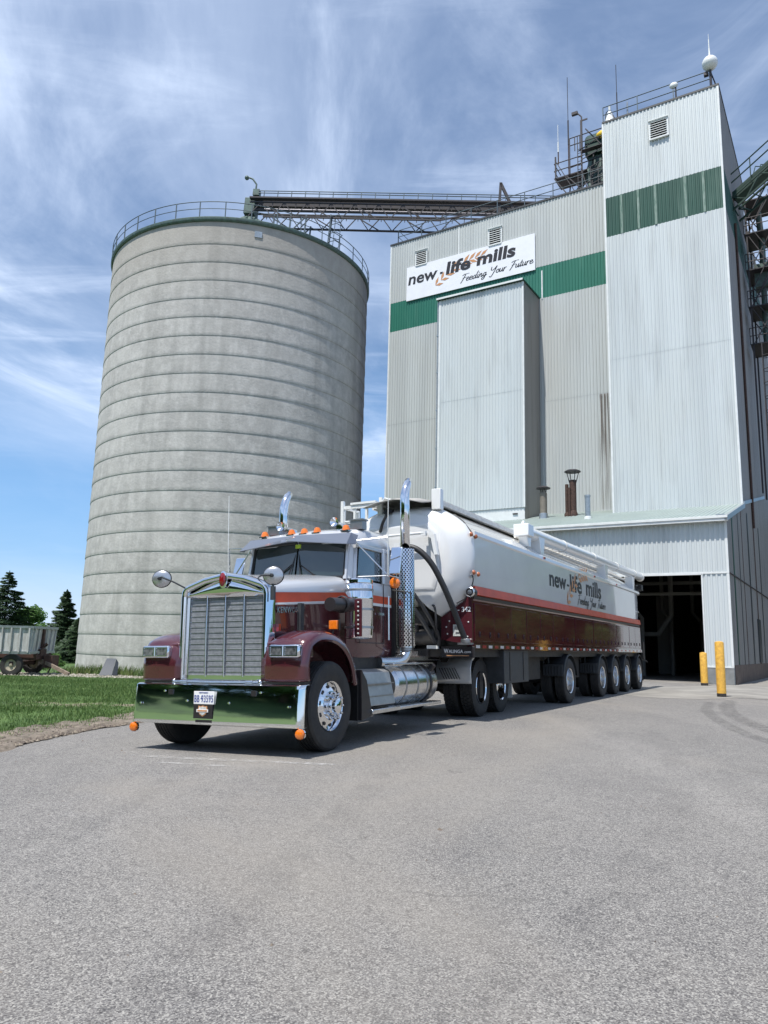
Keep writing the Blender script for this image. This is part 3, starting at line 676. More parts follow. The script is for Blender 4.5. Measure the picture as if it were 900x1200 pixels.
# ------------------------------------------------------------------ mill
mill = thing('feed_mill', 'tall pale ribbed-steel mill tower block with green bands', 'mill building', tuple(KP), (0, 0, -PHI))
def corr(mb, x0, x1, z0, z1, y, pitch=.2, dep=.034, axis='y', levels=None, flip=False, top=None):
    """ribbed sheet standing at plane y (axis 'y': runs along x; axis 'x': plane x=y, runs along y)"""
    n = max(1, round((x1 - x0) / pitch)); p = (x1 - x0) / n; P = []
    for i in range(n):
        b = x0 + i * p
        P += [(b, 0), (b + p * .46, 0), (b + p * .58, -dep), (b + p * .88, -dep)]
    P.append((x1, 0)); zs = levels or [z0, z1]; rows = []
    for z in zs:
        row = []
        for a, d in P:
            zz = z
            if top and z == zs[-1]: zz = top(a)
            row.append((a, y + d, zz) if axis == 'y' else (y - d, a, zz))
        rows.append(row)
    mb.loft(rows, closed=False); return mb
D_ = 6.53; DM = 9.0; DBAY = 6.21
roofz = lambda y: 7.07 + .2466 * y
# drive-through shed at the foot (annex)
m_ = MB()
corr(m_, -1.04, 0, .72, 4.62, 0); corr(m_, -17, 0, 4.62, 7.0, -.004, pitch=.2); corr(m_, -17, -5.9, .72, 4.62, 0)
m_.bx((-17, .06, .72), (-5.9, .2, 7)); m_.bx((-5.9, .06, 4.66), (0, .2, 7)); m_.bx((-1.02, .06, .72), (0, .2, 4.66))
m_.build('shed_wall', 'steel_front', mill, smooth=0)
m_ = MB(); m_.bx((-1.04, -.03, 0), (0.02, .25, .72)); m_.bx((-17, -.03, -.2), (-5.9, .25, .72)); m_.build('foundation', 'basecon', mill, bevel=.015)
m_ = MB(); m_.bx((-.01, .25, 0), (.05, 30, .80)); m_.build('foundation', 'basebrown', mill)
m_ = MB(); m_.bx((-5.9, -.06, 4.56), (-1.0, -.035, 4.66)); m_.bx((-1.08, -.06, .72), (-1.02, .2, 4.6)); m_.bx((-1.04, -.045, .68), (.02, -.0, .735)); m_.bx((-.06, -.045, .72), (.03, .0, 7.0)); m_.bx((-17, -.05, 4.60), (0.03, -.034, 4.68))
m_.build('door_trim', 'trim', mill)
# roof of the shed
m_ = MB(); n = 85
for i in range(n):
    x0 = -17 + i * .2; x1 = x0 + .2
    P = [(x0, 0), (x0 + .09, 0), (x0 + .12, .035), (x0 + .17, .035), (x1, 0)]
    for (a, u), (b, v) in zip(P, P[1:]):
        m_.add([(a, -.32, roofz(-.32) + u), (b, -.32, roofz(-.32) + v), (b, 9.1, roofz(9.1) + v), (a, 9.1, roofz(9.1) + u)], [(0, 1, 2, 3)])
m_.build('shed_roof', 'rooftin', mill, smooth=0)
m_ = MB(); m_.bx((-17, -.36, 6.80), (.12, -.22, 6.92)); m_.bx((-17, -.40, 6.92), (.12, -.34, 7.03)); m_.bx((-17, -.34, 6.985), (.1, .5, 7.0))
m_.build('eave_gutter', 'trim', mill, bevel=.01)
m_ = MB(); m_.prism([(.0, -.36, 6.80), (.0, -.36, 7.02), (.0, D_, roofz(D_) + .06), (.0, D_, roofz(D_) - .18)], (.12, 0, 0)); m_.prism([(.0, D_ + .02, roofz(D_) - .02), (.0, D_ + .02, roofz(D_) + .16), (.0, 18, roofz(16) + .16), (.0, 18, roofz(16) - .02)], (.10, 0, 0))
m_.bx((-.35, -.3, 7.05), (.0, -.2, 7.10)); m_.build('rake_trim', 'galv', mill)
# side wall (x = 0)
m_ = MB(); corr(m_, .0, D_, .8, 7.0, .0, pitch=.24, axis='x', top=lambda a: roofz(a) - .1); corr(m_, D_, 24, .8, 8.6, .0, pitch=.24, axis='x')
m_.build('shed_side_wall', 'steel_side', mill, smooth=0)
for y0, y1, c in ((1.5, 1.72, 'greenband2'), (3.6, 3.75, 'darkgrey'), (5.0, 5.12, 'rust'), (7.6, 7.9, 'darkgrey'), (10.3, 10.7, 'rust'), (13, 13.3, 'darkgrey')):
    m_ = MB(); m_.bx((.03, y0, .8), (.05, y1, min(8.4, roofz(y0) - .2))); m_.build('side_strip', c, mill)
m_ = MB(); m_.tube([(.10, 10.3, 8.0), (.10, 10.3, 26)], .07, 8); m_.build('downpipe', 'rust', mill)
m_ = MB(); m_.bx((.03, 9.9, .85), (.09, 11.1, 3.1)); m_.build('side_door', 'darkgrey', mill)
m_ = MB(); m_.tube([(.06, -.02, 4.62), (.06, 24, 4.62)], .03, 6); m_.build('conduit', 'darksteel', mill)
# tower
TW = 6.40; TT = 32.55
m_ = MB(); corr(m_, -TW, 0, 8.68, 17.5, D_); corr(m_, -TW, 0, 17.47, 25.02, D_ - .008); corr(m_, -TW, 0, 27.5, TT - .1, D_ - .008)
m_.build('tower_wall', 'steel_front', mill, smooth=0)
m_ = MB(); corr(m_, D_, 17, 8.6, 25.02, 0, axis='x', pitch=.24); corr(m_, D_, 17, 27.5, TT - .1, 0, axis='x', pitch=.24); corr(m_, 17, 30, 8.6, 25.02, 0, axis='x', pitch=.24); corr(m_, 17, 30, 27.5, 30.2, 0, axis='x', pitch=.24)
m_.bx((-TW, D_ + .05, 8.66), (-TW + .1, 17, TT - .1)); m_.bx((-TW, 16.95, 25), (0, 17.05, TT - .1)); m_.bx((-.1, 17.05, .8), (-.05, 30, 30.2))
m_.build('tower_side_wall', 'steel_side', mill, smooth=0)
m_ = MB(); corr(m_, -TW, 0, 25.02, 27.5, D_ - .004); m_.build('tower_band', 'greenband2', mill, smooth=0)
for x in (-5.45, -4.5, -3.55, -1.95, -1.0): m_ = MB(); m_.bx((x - .07, D_ - .056, 25.03), (x + .06, D_ - .044, 27.49)); m_.build('band_joint', 'joint', mill)
m_ = MB(); corr(m_, D_, 30, 25.02, 27.5, 0, axis='x', pitch=.24); m_.build('tower_side_band', 'greenband2', mill, smooth=0)
m_ = MB(); m_.bx((-TW - .04, D_ - .06, TT - .12), (.06, D_ + .3, TT + .0)); m_.bx((-.03, D_ + .3, TT - .12), (.06, 17.1, TT + .0)); m_.bx((-TW - .04, D_ + .3, TT - .12), (-TW + .05, 17.1, TT)); m_.bx((-TW, D_ + .2, TT - .2), (0, 17, TT - .12))
m_.build('tower_coping', 'darkgrey', mill)
m_ = MB(); m_.bx((-TW - .05, D_ - .045, 8.62), (-TW + .05, D_ + .06, TT - .13)); m_.bx((-.07, D_ - .045, 8.62), (.035, D_ + .06, TT - .13)); m_.build('tower_corner_trim', 'trim', mill)
m_ = MB(); m_.bx((-TW + .05, D_ + .02, roofz(D_) + .0), (-.05, D_ + .2, 8.72)); m_.build('tower_flashing', 'chassis', mill)
# main block
MZ = 30.25; ML = -22.65
m_ = MB(); corr(m_, ML, -TW, 0.0, 16.5, DM); corr(m_, ML, -TW, 16.47, 23.4, DM - .008); corr(m_, ML, -TW, 25.6, MZ - .1, DM - .008)
m_.build('main_wall', 'steel_main', mill, smooth=0)
m_ = MB(); corr(m_, ML, -17.0, 23.4, 23.85, DM - .006); corr(m_, ML, -17.0, 23.85, 25.6, DM - .004, pitch=.2); corr(m_, -17.0, -TW, 23.4, 25.6, DM - .004)
m_.build('main_band', 'greenband', mill, smooth=0)
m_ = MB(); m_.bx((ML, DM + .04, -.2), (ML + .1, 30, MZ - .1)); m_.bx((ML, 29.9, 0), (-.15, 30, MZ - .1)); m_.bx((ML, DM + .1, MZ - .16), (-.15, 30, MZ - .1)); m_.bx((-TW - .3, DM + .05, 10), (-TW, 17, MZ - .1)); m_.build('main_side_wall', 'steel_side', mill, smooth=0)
m_ = MB(); m_.bx((ML - .06, DM - .08, MZ - .12), (-TW, DM + .3, MZ)); m_.bx((ML - .06, DM + .3, MZ - .12), (ML + .1, 30, MZ)); m_.build('roof_coping', 'darkgrey', mill)
m_ = MB(); m_.bx((ML - .04, DM - .045, -.2), (ML + .07, DM + .05, MZ - .13)); m_.bx((-17.18, DM - .045, 25.6), (-17.1, DM - .02, MZ - .13)); m_.bx((-11.22, DM - .045, 23.35), (-11.14, DM - .01, 25.3)); m_.build('corner_trim', 'trim', mill)
m_ = MB(); m_.bx((-7.75, DM - .052, 9.4), (-7.0, DM - .042, 16.4)); 
def stainmat():
    m = bpy.data.materials.new('runoff_stain'); m.use_nodes = True; nt = m.node_tree; b = nt.nodes['Principled BSDF']; b.inputs['Roughness'].default_value = .8
    b.inputs['Base Color'].default_value = (.16, .13, .11, 1)
    tc = nd(nt, 'ShaderNodeTexCoord'); mp = nd(nt, 'ShaderNodeMapping'); mp.inputs['Scale'].default_value = (6, 1, .12); nt.links.new(tc.outputs['Object'], mp.inputs[0])
    n = nd(nt, 'ShaderNodeTexNoise', Scale=2.0, Detail=4.0); nt.links.new(mp.outputs[0], n.inputs['Vector'])
    s = nd(nt, 'ShaderNodeSeparateXYZ'); nt.links.new(tc.outputs['Object'], s.inputs[0])
    r = nd(nt, 'ShaderNodeMapRange'); r.inputs[1].default_value = .44; r.inputs[2].default_value = .66; r.inputs[4].default_value = .75; nt.links.new(n.outputs[0], r.inputs[0])
    z = nd(nt, 'ShaderNodeMapRange'); z.inputs[1].default_value = 9.4; z.inputs[2].default_value = 16.4; z.inputs[3].default_value = .12; z.inputs[4].default_value = 1; nt.links.new(s.outputs[2], z.inputs[0])
    mu = nd(nt, 'ShaderNodeMath', operation='MULTIPLY'); nt.links.new(r.outputs[0], mu.inputs[0]); nt.links.new(z.outputs[0], mu.inputs[1]); nt.links.new(mu.outputs[0], b.inputs['Alpha']); return m
M['runoff'] = stainmat(); m_.build('rust_stain', 'runoff', mill, smooth=0)
# projecting bay
BL, BR, BT, BB = -17.15, -11.40, 23.5, 9.34
m_ = MB(); corr(m_, BL, BR, BB, 16.5, DBAY, pitch=.2); corr(m_, BL, BR, 16.47, BT - .12, DBAY - .008, pitch=.2); m_.build('bay_wall', 'steel_front', mill, smooth=0)
m_ = MB(); corr(m_, DBAY, DM, BB - .7, BT - .1, BR, axis='x', pitch=.24, dep=.012); m_.bx((BL, DBAY + .03, BB), (BL + .05, DM, BT - .1)); m_.bx((BL, DBAY + .05, BB + .01), (BR - .05, DM, BB + .06)); m_.build('bay_side_wall', 'steel_side', mill, smooth=0)
m_ = MB(); m_.bx((BL - .1, DBAY - .16, BT - .12), (BR + .06, DM, BT)); m_.build('bay_roof', 'greenpaint', mill)
m_ = MB(); m_.bx((BL - .12, DBAY - .2, BT - .09), (BR + .04, DBAY - .165, BT + .03)); m_.bx((BR - .06, DBAY - .045, BB), (BR + .035, DBAY + .03, BT - .13)); m_.bx((BL - .0, DBAY - .05, BB), (BL + .12, DBAY + .02, BT - .14)); m_.build('bay_trim', 'trim', mill)
m_ = MB(); m_.tube([(BL - .10, DBAY + .05, 7), (BL - .10, DBAY + .05, BT - .15)], .06, 8)
for z in (11, 13.5, 16, 18.5, 21): m_.bx((BL - .18, DBAY - .03, z), (BL - .02, DBAY + .12, z + .06))
m_.build('downpipe', 'galv', mill)
m_ = MB(); m_.bx((-19, DBAY + .05, roofz(DBAY) - .3), (BR - .0, DBAY + .15, BB - .0)); m_.build('bay_skirt', 'trim', mill)
m_ = MB(); m_.bx((BR - .75, DBAY - .01, 8.95), (BR - .45, DBAY + .05, 9.02)); m_.build('bracket', 'darksteel', mill)
# louvre vents
def vent(x0, x1, z0, z1, y):
    f = MB()
    for a, b in (((x0, z0), (x1, z0)), ((x1, z0), (x1, z1)), ((x1, z1), (x0, z1)), ((x0, z1), (x0, z0))):
        f.bar((a[0], y - .07, a[1]), (b[0], y - .07, b[1]), .12, .05)
    f.bx((x0 - .06, y - .17, z1 + .02), (x1 + .06, y - .03, z1 + .06))
    o = f.build('louvre_vent', 'trim', mill)
    b = MB(); b.bx((x0, y - .03, z0), (x1, y - .01, z1)); b.build('vent_back', 'ink', o)
    n = 8; b = MB()
    for i in range(n):
        z = z0 + (i + .5) * (z1 - z0) / n; b.box(((x0 + x1) / 2, y - .09, z), (x1 - x0 - .04, .11, .016), Matrix.Rotation(R(48), 3, 'X'))
    b.build('slat', 'trim', o)
vent(-20.5, -19.62, 27.95, 29.05, DM - .04); vent(-14.85, -13.95, 27.95, 29.15, DM - .04); vent(-3.70, -2.72, 30.3, 31.45, D_ - .04)
# roof railings
def railing(pts, name, h=1.07, parent=mill, mats='rail', step=1.9, mid=1):
    b = MB(); 
    for zz in ([h, h * .52] if mid else [h]): b.tube([(p[0], p[1], p[2] + zz) for p in pts], .028, 6)
    for p, q in zip(pts, pts[1:]):
        p, q = Vector(p), Vector(q); n = max(1, round((q - p).length / step))
        for i in range(n + 1):
            c = p.lerp(q, i / n); b.bar(c, c + Vector((0, 0, h)), .05, .05)
    return b.build(name, mats, parent)
railing([(-TW - .0, D_ + .12, TT), (-.35, D_ + .12, TT)], 'tower_railing', step=2.0)
railing([(ML + .5, 16, MZ), (ML + .5, DM + .12, MZ), (-TW - .1, DM + .12, MZ)], 'roof_railing')
# inside of the drive-through
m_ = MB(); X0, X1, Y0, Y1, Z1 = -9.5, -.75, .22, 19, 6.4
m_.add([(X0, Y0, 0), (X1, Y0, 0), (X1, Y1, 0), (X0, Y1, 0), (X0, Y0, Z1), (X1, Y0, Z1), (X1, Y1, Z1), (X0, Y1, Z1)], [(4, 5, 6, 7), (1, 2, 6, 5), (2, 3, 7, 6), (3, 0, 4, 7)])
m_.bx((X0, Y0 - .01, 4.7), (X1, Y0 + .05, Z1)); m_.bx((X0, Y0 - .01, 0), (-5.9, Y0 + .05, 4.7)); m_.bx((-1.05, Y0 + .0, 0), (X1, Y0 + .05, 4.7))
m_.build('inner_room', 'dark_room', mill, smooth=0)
m_ = MB()
for x, y in ((-5.2, 7), (-4.3, 10), (-6.0, 9), (-3.2, 13)):
    m_.tube([(x, y, 0), (x, y, 3.0), (x - .5, y + .2, 3.6), (x - .5, y + .2, 6.2)], .11, 8)
m_.tube([(-5.6, 8, 2.2), (-4.6, 8, 2.2), (-3.9, 8, 3.2), (-3.9, 8, 6)], .13, 8); m_.tube([(-9, 6, 4.2), (-2, 6, 4.2)], .08, 8); m_.tube([(-9, 9, 5.0), (-1, 9, 5.0)], .10, 8); m_.bx((-5.5, 12, 0), (-4.6, 12.4, 4.5))
m_.build('inner_pipes', 'roompipe', mill)
def lamp(x, y, z, lab):
    t = thing('ceiling_lamp', lab, 'lamp', tuple(MW(x, y, z)), (0, 0, -PHI), 'lamps inside the mill doorway')
    b = MB(); b.bx((-.13, -.02, -.13), (.13, .02, .13)); b.build('diffuser', 'lampglow', t)
    b = MB(); b.bx((-.17, .022, -.17), (.17, .12, .17)); b.bar((0, .07, .17), (0, .07, 6.4 - z), .03, .03); b.build('housing', 'darksteel', t)
lamp(-3.22, 6.5, 5.40, 'left one of the two square lit lamps high inside the dark doorway')
lamp(-2.66, 8.6, 5.60, 'right and smaller-looking one of the two lit lamps high inside the dark doorway')

# sign on the mill
sign = thing('mill_sign', 'white company sign board with dark lettering and wheat ear high on the mill wall', 'sign', tuple(MW(0, 0, 0)), (0, 0, -PHI))
m_ = MB(); m_.bx((-21.22, DM - .12, 25.44), (-11.60, DM - .05, 28.0)); m_.build('board', 'signwhite', sign)
sy = DM - .121
def srow(body, x, z, w, hgt, **kw): return text('lettering', body, 'ink', sign, (x, sy, z), (1, 0, 0), (0, 0, 1), w, hgt, .012, **kw)
srow('new', -21.08, 26.60, 2.35, .62, bold=.02, shear=.12); m_ = MB(); m_.box((-18.42, sy - .012, 26.93), (.22, .01, .13)); m_.build('lettering', 'ink', sign)
srow('life', -18.08, 26.68, 1.88, .95, bold=.035, shear=.12); srow('mills', -15.75, 26.74, 2.82, .92, bold=.035, shear=.12)
# hand-written line: pen strokes in letter units (x, y), x-height 1
def script(words):
    G = {'F': ([[(.1, -.3), (.5, .6), (.95, 2.0)], [(.2, 1.75), (.7, 2.05), (1.7, 2.05)], [(.35, 1.0), (1.2, 1.1)]], 1.25),
         'Y': ([[(.2, 2.0), (.15, 1.3), (.5, 1.05), (1.0, 1.5), (1.35, 2.0)], [(1.35, 2.0), (.95, .6), (.4, -.7), (.0, -.5)]], 1.35),
         'e': ([[(.1, .45), (.55, .65), (.6, .95), (.3, 1.0), (.08, .55), (.2, .08), (.6, .12), (.85, .4)]], .78),
         'd': ([[(.65, .9), (.35, 1.0), (.05, .5), (.2, .05), (.5, .3), (.75, 1.0), (1.05, 2.0)], [(.72, .9), (.62, .15), (.95, .3)]], .95),
         'i': ([[(.2, 1.0), (.1, .15), (.3, .08), (.5, .4)], [(.34, 1.45), (.40, 1.55)]], .48),
         'n': ([[(.15, 1.0), (.0, .0)], [(.05, .4), (.4, 1.0), (.6, .85), (.5, .15), (.7, .08), (.9, .4)]], .88),
         'g': ([[(.65, .9), (.35, 1.0), (.08, .5), (.25, .08), (.55, .35), (.7, 1.0)], [(.7, 1.0), (.45, -.5), (.1, -.85), (-.1, -.5), (.5, .0), (.9, .4)]], .88),
         'o': ([[(.45, 1.0), (.12, .7), (.1, .2), (.4, .05), (.65, .5), (.5, .95), (.9, .8)]], .78),
         'u': ([[(.12, 1.0), (.05, .3), (.2, .06), (.5, .4), (.68, 1.0)], [(.66, .9), (.58, .15), (.75, .08), (.95, .4)]], .92),
         'r': ([[(.1, 1.0), (.0, .0)], [(.04, .4), (.3, .95), (.6, .95)]], .62),
         't': ([[(.35, 1.7), (.12, .3), (.25, .06), (.55, .4)], [(.02, 1.15), (.6, 1.2)]], .55)}
    out = []; x = 0
    for ch in words:
        if ch == ' ': x += .75; continue
        ls, w = G[ch]
        for l in ls:
            c = catmull([(a + x + b * .18, b, 0) for a, b in l], 4) if len(l) > 2 else [Vector((a + x + b * .18, b, 0)) for a, b in l]
            out.append([(p[0], p[1]) for p in c])
        x += w
    return out, x
SCR, SW = script('Feeding Your Future')
strokes('lettering', SCR, 'ink', sign, (-16.95, sy - .006, 25.86), (1, 0, .012), (0, 0, 1), 5.2 / SW, .25, .028, .004)
def wheat_ear(parent, O, X, U, L, ang, s, proud=.004):
    O, X, U = Vector(O), Vector(X).normalized(), Vector(U).normalized(); N = X.cross(U); b = MB(); n = 9
    def P(t): # gently curved stem
        a = ang * (.35 + .75 * t) if False else ang
        return O + X * (L * t * math.cos(ang)) + U * (L * (t * math.sin(ang) + .10 * math.sin(t * PI)))
    for i in range(n):
        t = i / n
        for side in (1, -1):
            if .44 < t < .5: continue
            p = P(t + .03); d = (P(t + .05) - P(t)).normalized(); w = N.cross(d) * side; q = (d * .85 + w * .55).normalized(); r = N.cross(q)
            ln = s * (1 - .25 * abs(t - .5)); b.add([p + N * proud, p + q * ln * .5 + r * ln * .16 + N * proud, p + q * ln + N * proud, p + q * ln * .5 - r * ln * .16 + N * proud], [(0, 1, 2, 3)])
    return b.build('wheat_emblem', 'wheat', parent, smooth=0, solid=proud * .5)
wheat_ear(sign, (-19.0, sy - .002, 26.02), (1, 0, 0), (0, 0, 1), 4.1, R(20), .72, .006)

# chimneys and pipes on the shed roof
def rz(x, y): return roofz(y) + .0
def roofthing(name, lab, cat, x, y, group=None): return thing(name, lab, cat, tuple(MW(x, y, rz(x, y))), (0, 0, -PHI), group)
t = roofthing('chimney_pipe', 'short tan vent stack with dark rain cap on the shed roof', 'vent pipe', -10.2, 6.0)
m_ = MB(); m_.lathe([(.20, -.1), (.20, 1.45), (.16, 1.47), (.16, 1.6)], seg=20); m_.build('pipe', mat('tan_pipe', (.24, .21, .17), .6, .3, var=.3), t)
m_ = MB(); m_.lathe([(.001, 1.88), (.2, 1.86), (.40, 1.76), (.40, 1.72), (.2, 1.74), (.001, 1.75)], seg=24)
for k in range(4): m_.bar((.16 * math.cos(k * PI / 2), .16 * math.sin(k * PI / 2), 1.5), (.2 * math.cos(k * PI / 2), .2 * math.sin(k * PI / 2), 1.78), .025)
m_.build('rain_cap', 'darksteel', t); m_ = MB(); m_.lathe([(.27, -.12), (.24, .28), (.20, .3)], seg=20); m_.build('collar', 'galv', t)
t = roofthing('chimney_pipe', 'tall rusty brown twin vent stack with open rain cap on the shed roof', 'vent pipe', -8.55, 6.2)
m_ = MB(); m_.lathe([(.19, 0), (.19, 2.05)], seg=20); m_.tube([(-.36, .05, 0), (-.36, .05, 1.85)], .10, 12); m_.tube([(-.14, -.22, 0), (-.14, -.22, 1.6)], .07, 10); m_.build('pipe', 'rust', t)
m_ = MB(); m_.lathe([(.001, 2.66), (.3, 2.64), (.45, 2.56), (.45, 2.52), (.25, 2.54), (.001, 2.55)], seg=24)
for k in range(4): m_.bar((.19 * math.cos(k * PI / 2 + .7), .19 * math.sin(k * PI / 2 + .7), 1.9), (.36 * math.cos(k * PI / 2 + .7), .36 * math.sin(k * PI / 2 + .7), 2.54), .035)
m_.build('rain_cap', 'darksteel', t); m_ = MB(); m_.lathe([(.25, -.1), (.25, .14), (.19, .3)], seg=16); m_.lathe([(.16, -.1), (.16, .14), (.10, .25)], (-.36, .05, 0), seg=12); m_.build('collar', 'rust', t)
t = roofthing('vent_pipe', 'slim pale galvanised vent pipe near the shed eave', 'vent pipe', -6.85, 3.2)
m_ = MB(); m_.lathe([(.14, -.1), (.14, 1.15), (.16, 1.15), (.16, 1.25), (.12, 1.25)], seg=18); m_.build('pipe', 'galv', t); m_ = MB(); m_.lathe([(.2, -.1), (.17, .12), (.14, .14)], seg=16); m_.build('collar', 'trim', t)

# tower-top gear
def topthing(name, lab, cat, x, y, z): return thing(name, lab, cat, tuple(MW(x, y, z)), (0, 0, -PHI))
t = topthing('radome', 'large white ball antenna with a spike on the tower corner', 'antenna', -.36, D_ + .15, TT)
m_ = MB(); m_.ball((0, 0, 1.55), .42, 24); m_.build('ball', 'radome', t)
m_ = MB(); m_.tube([(0, 0, 0), (0, 0, 1.15)], .07, 8); m_.bar((.28, .2, 0), (.04, 0, .9), .05); m_.bx((-.34, -.1, .85), (-.1, .12, 1.05)); m_.build('mast', 'darksteel', t)
m_ = MB(); m_.lathe([(.10, 1.94), (.05, 2.1), (.045, 2.5), (.03, 2.5), (.03, 3.1), (.015, 3.1), (.012, 3.45)], seg=10); m_.build('spike', 'radome', t)
t = topthing('small_antenna', 'small white disc antenna on the tower railing', 'antenna', -2.33, D_ + .15, TT)
m_ = MB(); m_.ball((0, 0, .95), .24, 18, sc_=(1, .6, .8)); m_.build('ball', 'radome', t); m_ = MB(); m_.tube([(0.1, 0, 0), (.1, 0, .85)], .045, 8); m_.build('mast', 'darksteel', t)
t = topthing('whip_antenna', 'thin dark whip antenna rising left of the tower railing', 'antenna', -5.62, D_ + .4, TT)
m_ = MB(); m_.tube([(0, 0, 0), (0, 0, 2.0)], .035, 6); m_.tube([(0, 0, 2), (0, 0, 3.9)], .02, 6); m_.build('mast', 'darksteel', t); m_ = MB(); m_.tube([(.6, 0, 0), (.6, 0, 1.1)], .05, 8); m_.build('short_mast', 'galv', t)
t = topthing('beacon_cone', 'white cone-shaped beacon at the left corner of the tower roof', 'beacon', -6.05, D_ + .3, TT)
m_ = MB(); m_.lathe([(.32, 0), (.12, .75), (.07, .8), (.07, 1.15), (.001, 1.2)], seg=14); m_.build('cone', 'radome', t); m_ = MB(); m_.tube([(-.3, 0, 0), (-.2, 0, .8), (.0, 0, .95), (.35, 0, .1)], .03, 6); m_.build('bracket', 'darksteel', t)

# elevator head house left of the tower
hh = thing('elevator_head', 'dark green elevator head with platforms and spouts beside the tower top', 'elevator head', tuple(MW(-8.9, 12, MZ)), (0, 0, -PHI))
m_ = MB(); m_.bx((.0, 0, 0), (1.9, 1.6, 4.2)); 
for x in (.25, .8, 1.35): m_.bx((x, -.12, .5), (x + .3, 0.02, 3.9))
m_.build('leg_casing', 'greensteel', hh, bevel=.02)
m_ = MB(); m_.lathe([(.01, -1.1), (1.1, -1.1), (1.15, -1.0), (1.15, .95)], (1.0, .8, 5.0), 'X', 24, a0=0, a1=PI); m_.bx((-.1, -.30, 4.2), (1.95, 1.9, 5.0)); m_.build('head_cover', 'greenpaint', hh)
m_ = MB(); m_.ball((1.3, -.35, 5.35), .32, 16, sc_=(1.9, .8, .9)); m_.build('motor_cover', 'yellowhood', hh)
m_ = MB(); m_.tube([(.35, -.4, 3.6), (.1, -.5, 2.6), (.6, -.8, .0)], .16, 12); m_.tube([(-.1, -.3, 2.4), (-1.0, -.5, 1.0), (-1.9, -.6, .0)], .16, 12); m_.tube([(1.0, -.4, 2.9), (1.2, -.5, .2)], .12, 12); m_.build('spout', 'greensteel', hh)
m_ = MB(); m_.bx((1.0, -.5, 0), (2.0, .0, 1.0)); m_.build('drive_housing', mat('dusty_pink_panel', (.25, .15, .13), .7), hh)
m_ = MB()
for x, y in ((-1.9, -1.1), (-.1, -1.1), (1.9, -1.1)):
    m_.bar((x, y, 2.6 if x < -1 else 0), (x, y, 6.3 if x > -1 else 4.2), .09)
m_.bx((-2.0, -1.1, 2.55), (.2, .3, 2.63)); m_.bx((-.2, -1.1, 4.1), (2, -.7, 4.14))
for z in (3.15, 3.7): m_.tube([(-2.0, .3, z), (-2.0, -1.1, z), (.1, -1.1, z)], .035, 6)
for z in (4.7, 5.25): m_.tube([(-.9, -1.1, z), (2, -1.1, z)], .035, 6)
for x in (-.9, -.55, -.2): m_.bar((x, -1.1, 2.6 if x == -.9 else 4.2), (x, -1.1, 5.25), .05)
m_.bar((-2, -1.1, 2.6), (-.4, -1.1, 0), .07); m_.bar((-1.2, -1.1, 2.6), (.2, -1.1, .8), .07); m_.bar((-.1, -1.1, 2.6), (.5, -1.1, 0), .07); m_.bar((-1.95, -1.1, 4), (-.6, -1.1, 1.2), .05)
for k in range(7): m_.bar((.5, -1.15, .3 + k * .35), (1.3, -1.15, .3 + k * .35 + (.25 if k % 2 else 0)), .04)
for x in (.5, 1.0, 1.5): m_.bar((x, -1.15, .0), (x, -1.15, 2.6), .045)
for z in (.5, 1.5, 2.5, 3.4): m_.bar((-1.2, -.6, z), (1.9, -.6, z + .25), .05); m_.bar((-.1, -1.1, z), (1.9, -1.1, z + .6), .045)
for x in (-1.3, -.6, .3, .9, 1.5): m_.bar((x, -.5, 0), (x + .25, -.5, 4.1 if x > -.5 else 2.5), .07)
for k in range(14): m_.bar((-.35, -1.15, .3 + k * .3), (-.05, -1.15, .3 + k * .3), .03)
m_.bar((-.35, -1.15, 0), (-.35, -1.15, 5.2), .045); m_.bar((-.3, -1.1, 4.1), (1.0, -.4, 5.2), .06); m_.bar((.2, -1.1, 5.6), (1.2, -.8, 4.2), .06)
for z in (.6, 1.05): m_.tube([(-3.0, -1.2, z), (-.4, -1.2, z), (1.9, -1.2, z)], .03, 6)
m_.build('platform', 'darksteel', hh)
m_ = MB(); m_.tube([(-.05, -1.1, 4.2), (-.05, -1.1, 6.6), (-.35, -1.1, 7.0)], .05, 8); m_.box((-.5, -1.1, 7.0), (.4, .2, .2)); m_.box((.1, -1.1, 6.3), (.5, .05, .1)); m_.build('floodlight', 'darksteel', hh)
for x, z0, z1, lab in ((-.98, 2.6, 10.0, 'taller thin mast antenna on the elevator platform'), (-1.7, 3.6, 6.6, 'shorter thin mast antenna at the elevator platform corner')):
    t = thing('mast_antenna', lab, 'antenna', tuple(MW(-8.9 + x, 12 - 1.1, MZ + z0)), (0, 0, -PHI)); L = z1 - z0
    m_ = MB(); m_.tube([(0, 0, 0), (0, 0, L * .55)], .04, 6); m_.build('lower_mast', 'rust', t); m_ = MB(); m_.tube([(0, 0, L * .55), (0, 0, L)], .022, 6); m_.lathe([(.05, L * .3), (.05, L * .55)], seg=8); m_.build('upper_mast', 'radome' if x < -1.5 else 'darksteel', t)

# ------------------------------------------------------------------ conveyor bridge silo -> mill
A0 = Vector((-10.9, 54.3, 34.35)); A1 = MW(-12.0, 16.0, 32.75); dv = A1 - A0; LB = dv.length
br = thing('conveyor_bridge', 'long dark truss conveyor bridge from the silo top to the mill roof', 'conveyor', tuple(A0), (0, math.asin(-dv.z / LB), math.atan2(dv.y, dv.x)))
def P_(x, y, z): return (x, y, z)
m_ = MB(); m_.bar((0, -.1, .78), (LB, -.1, .78), .42, .5); m_.build('conveyor_casing', 'darksteel', br)
m_ = MB(); m_.bar((0, -1.0, .72), (LB, -1.0, .72), .42, .12); m_.build('walkway_beam', 'darksteel', br)
m_ = MB(); m_.tube([(.3, -.2, .25), (LB, -.2, .25)], .13, 10); m_.build('return_duct', mat('grey_duct', (.08, .08, .10), .5, .3), br)
m_ = MB(); nB = 26; E1 = LB * .62
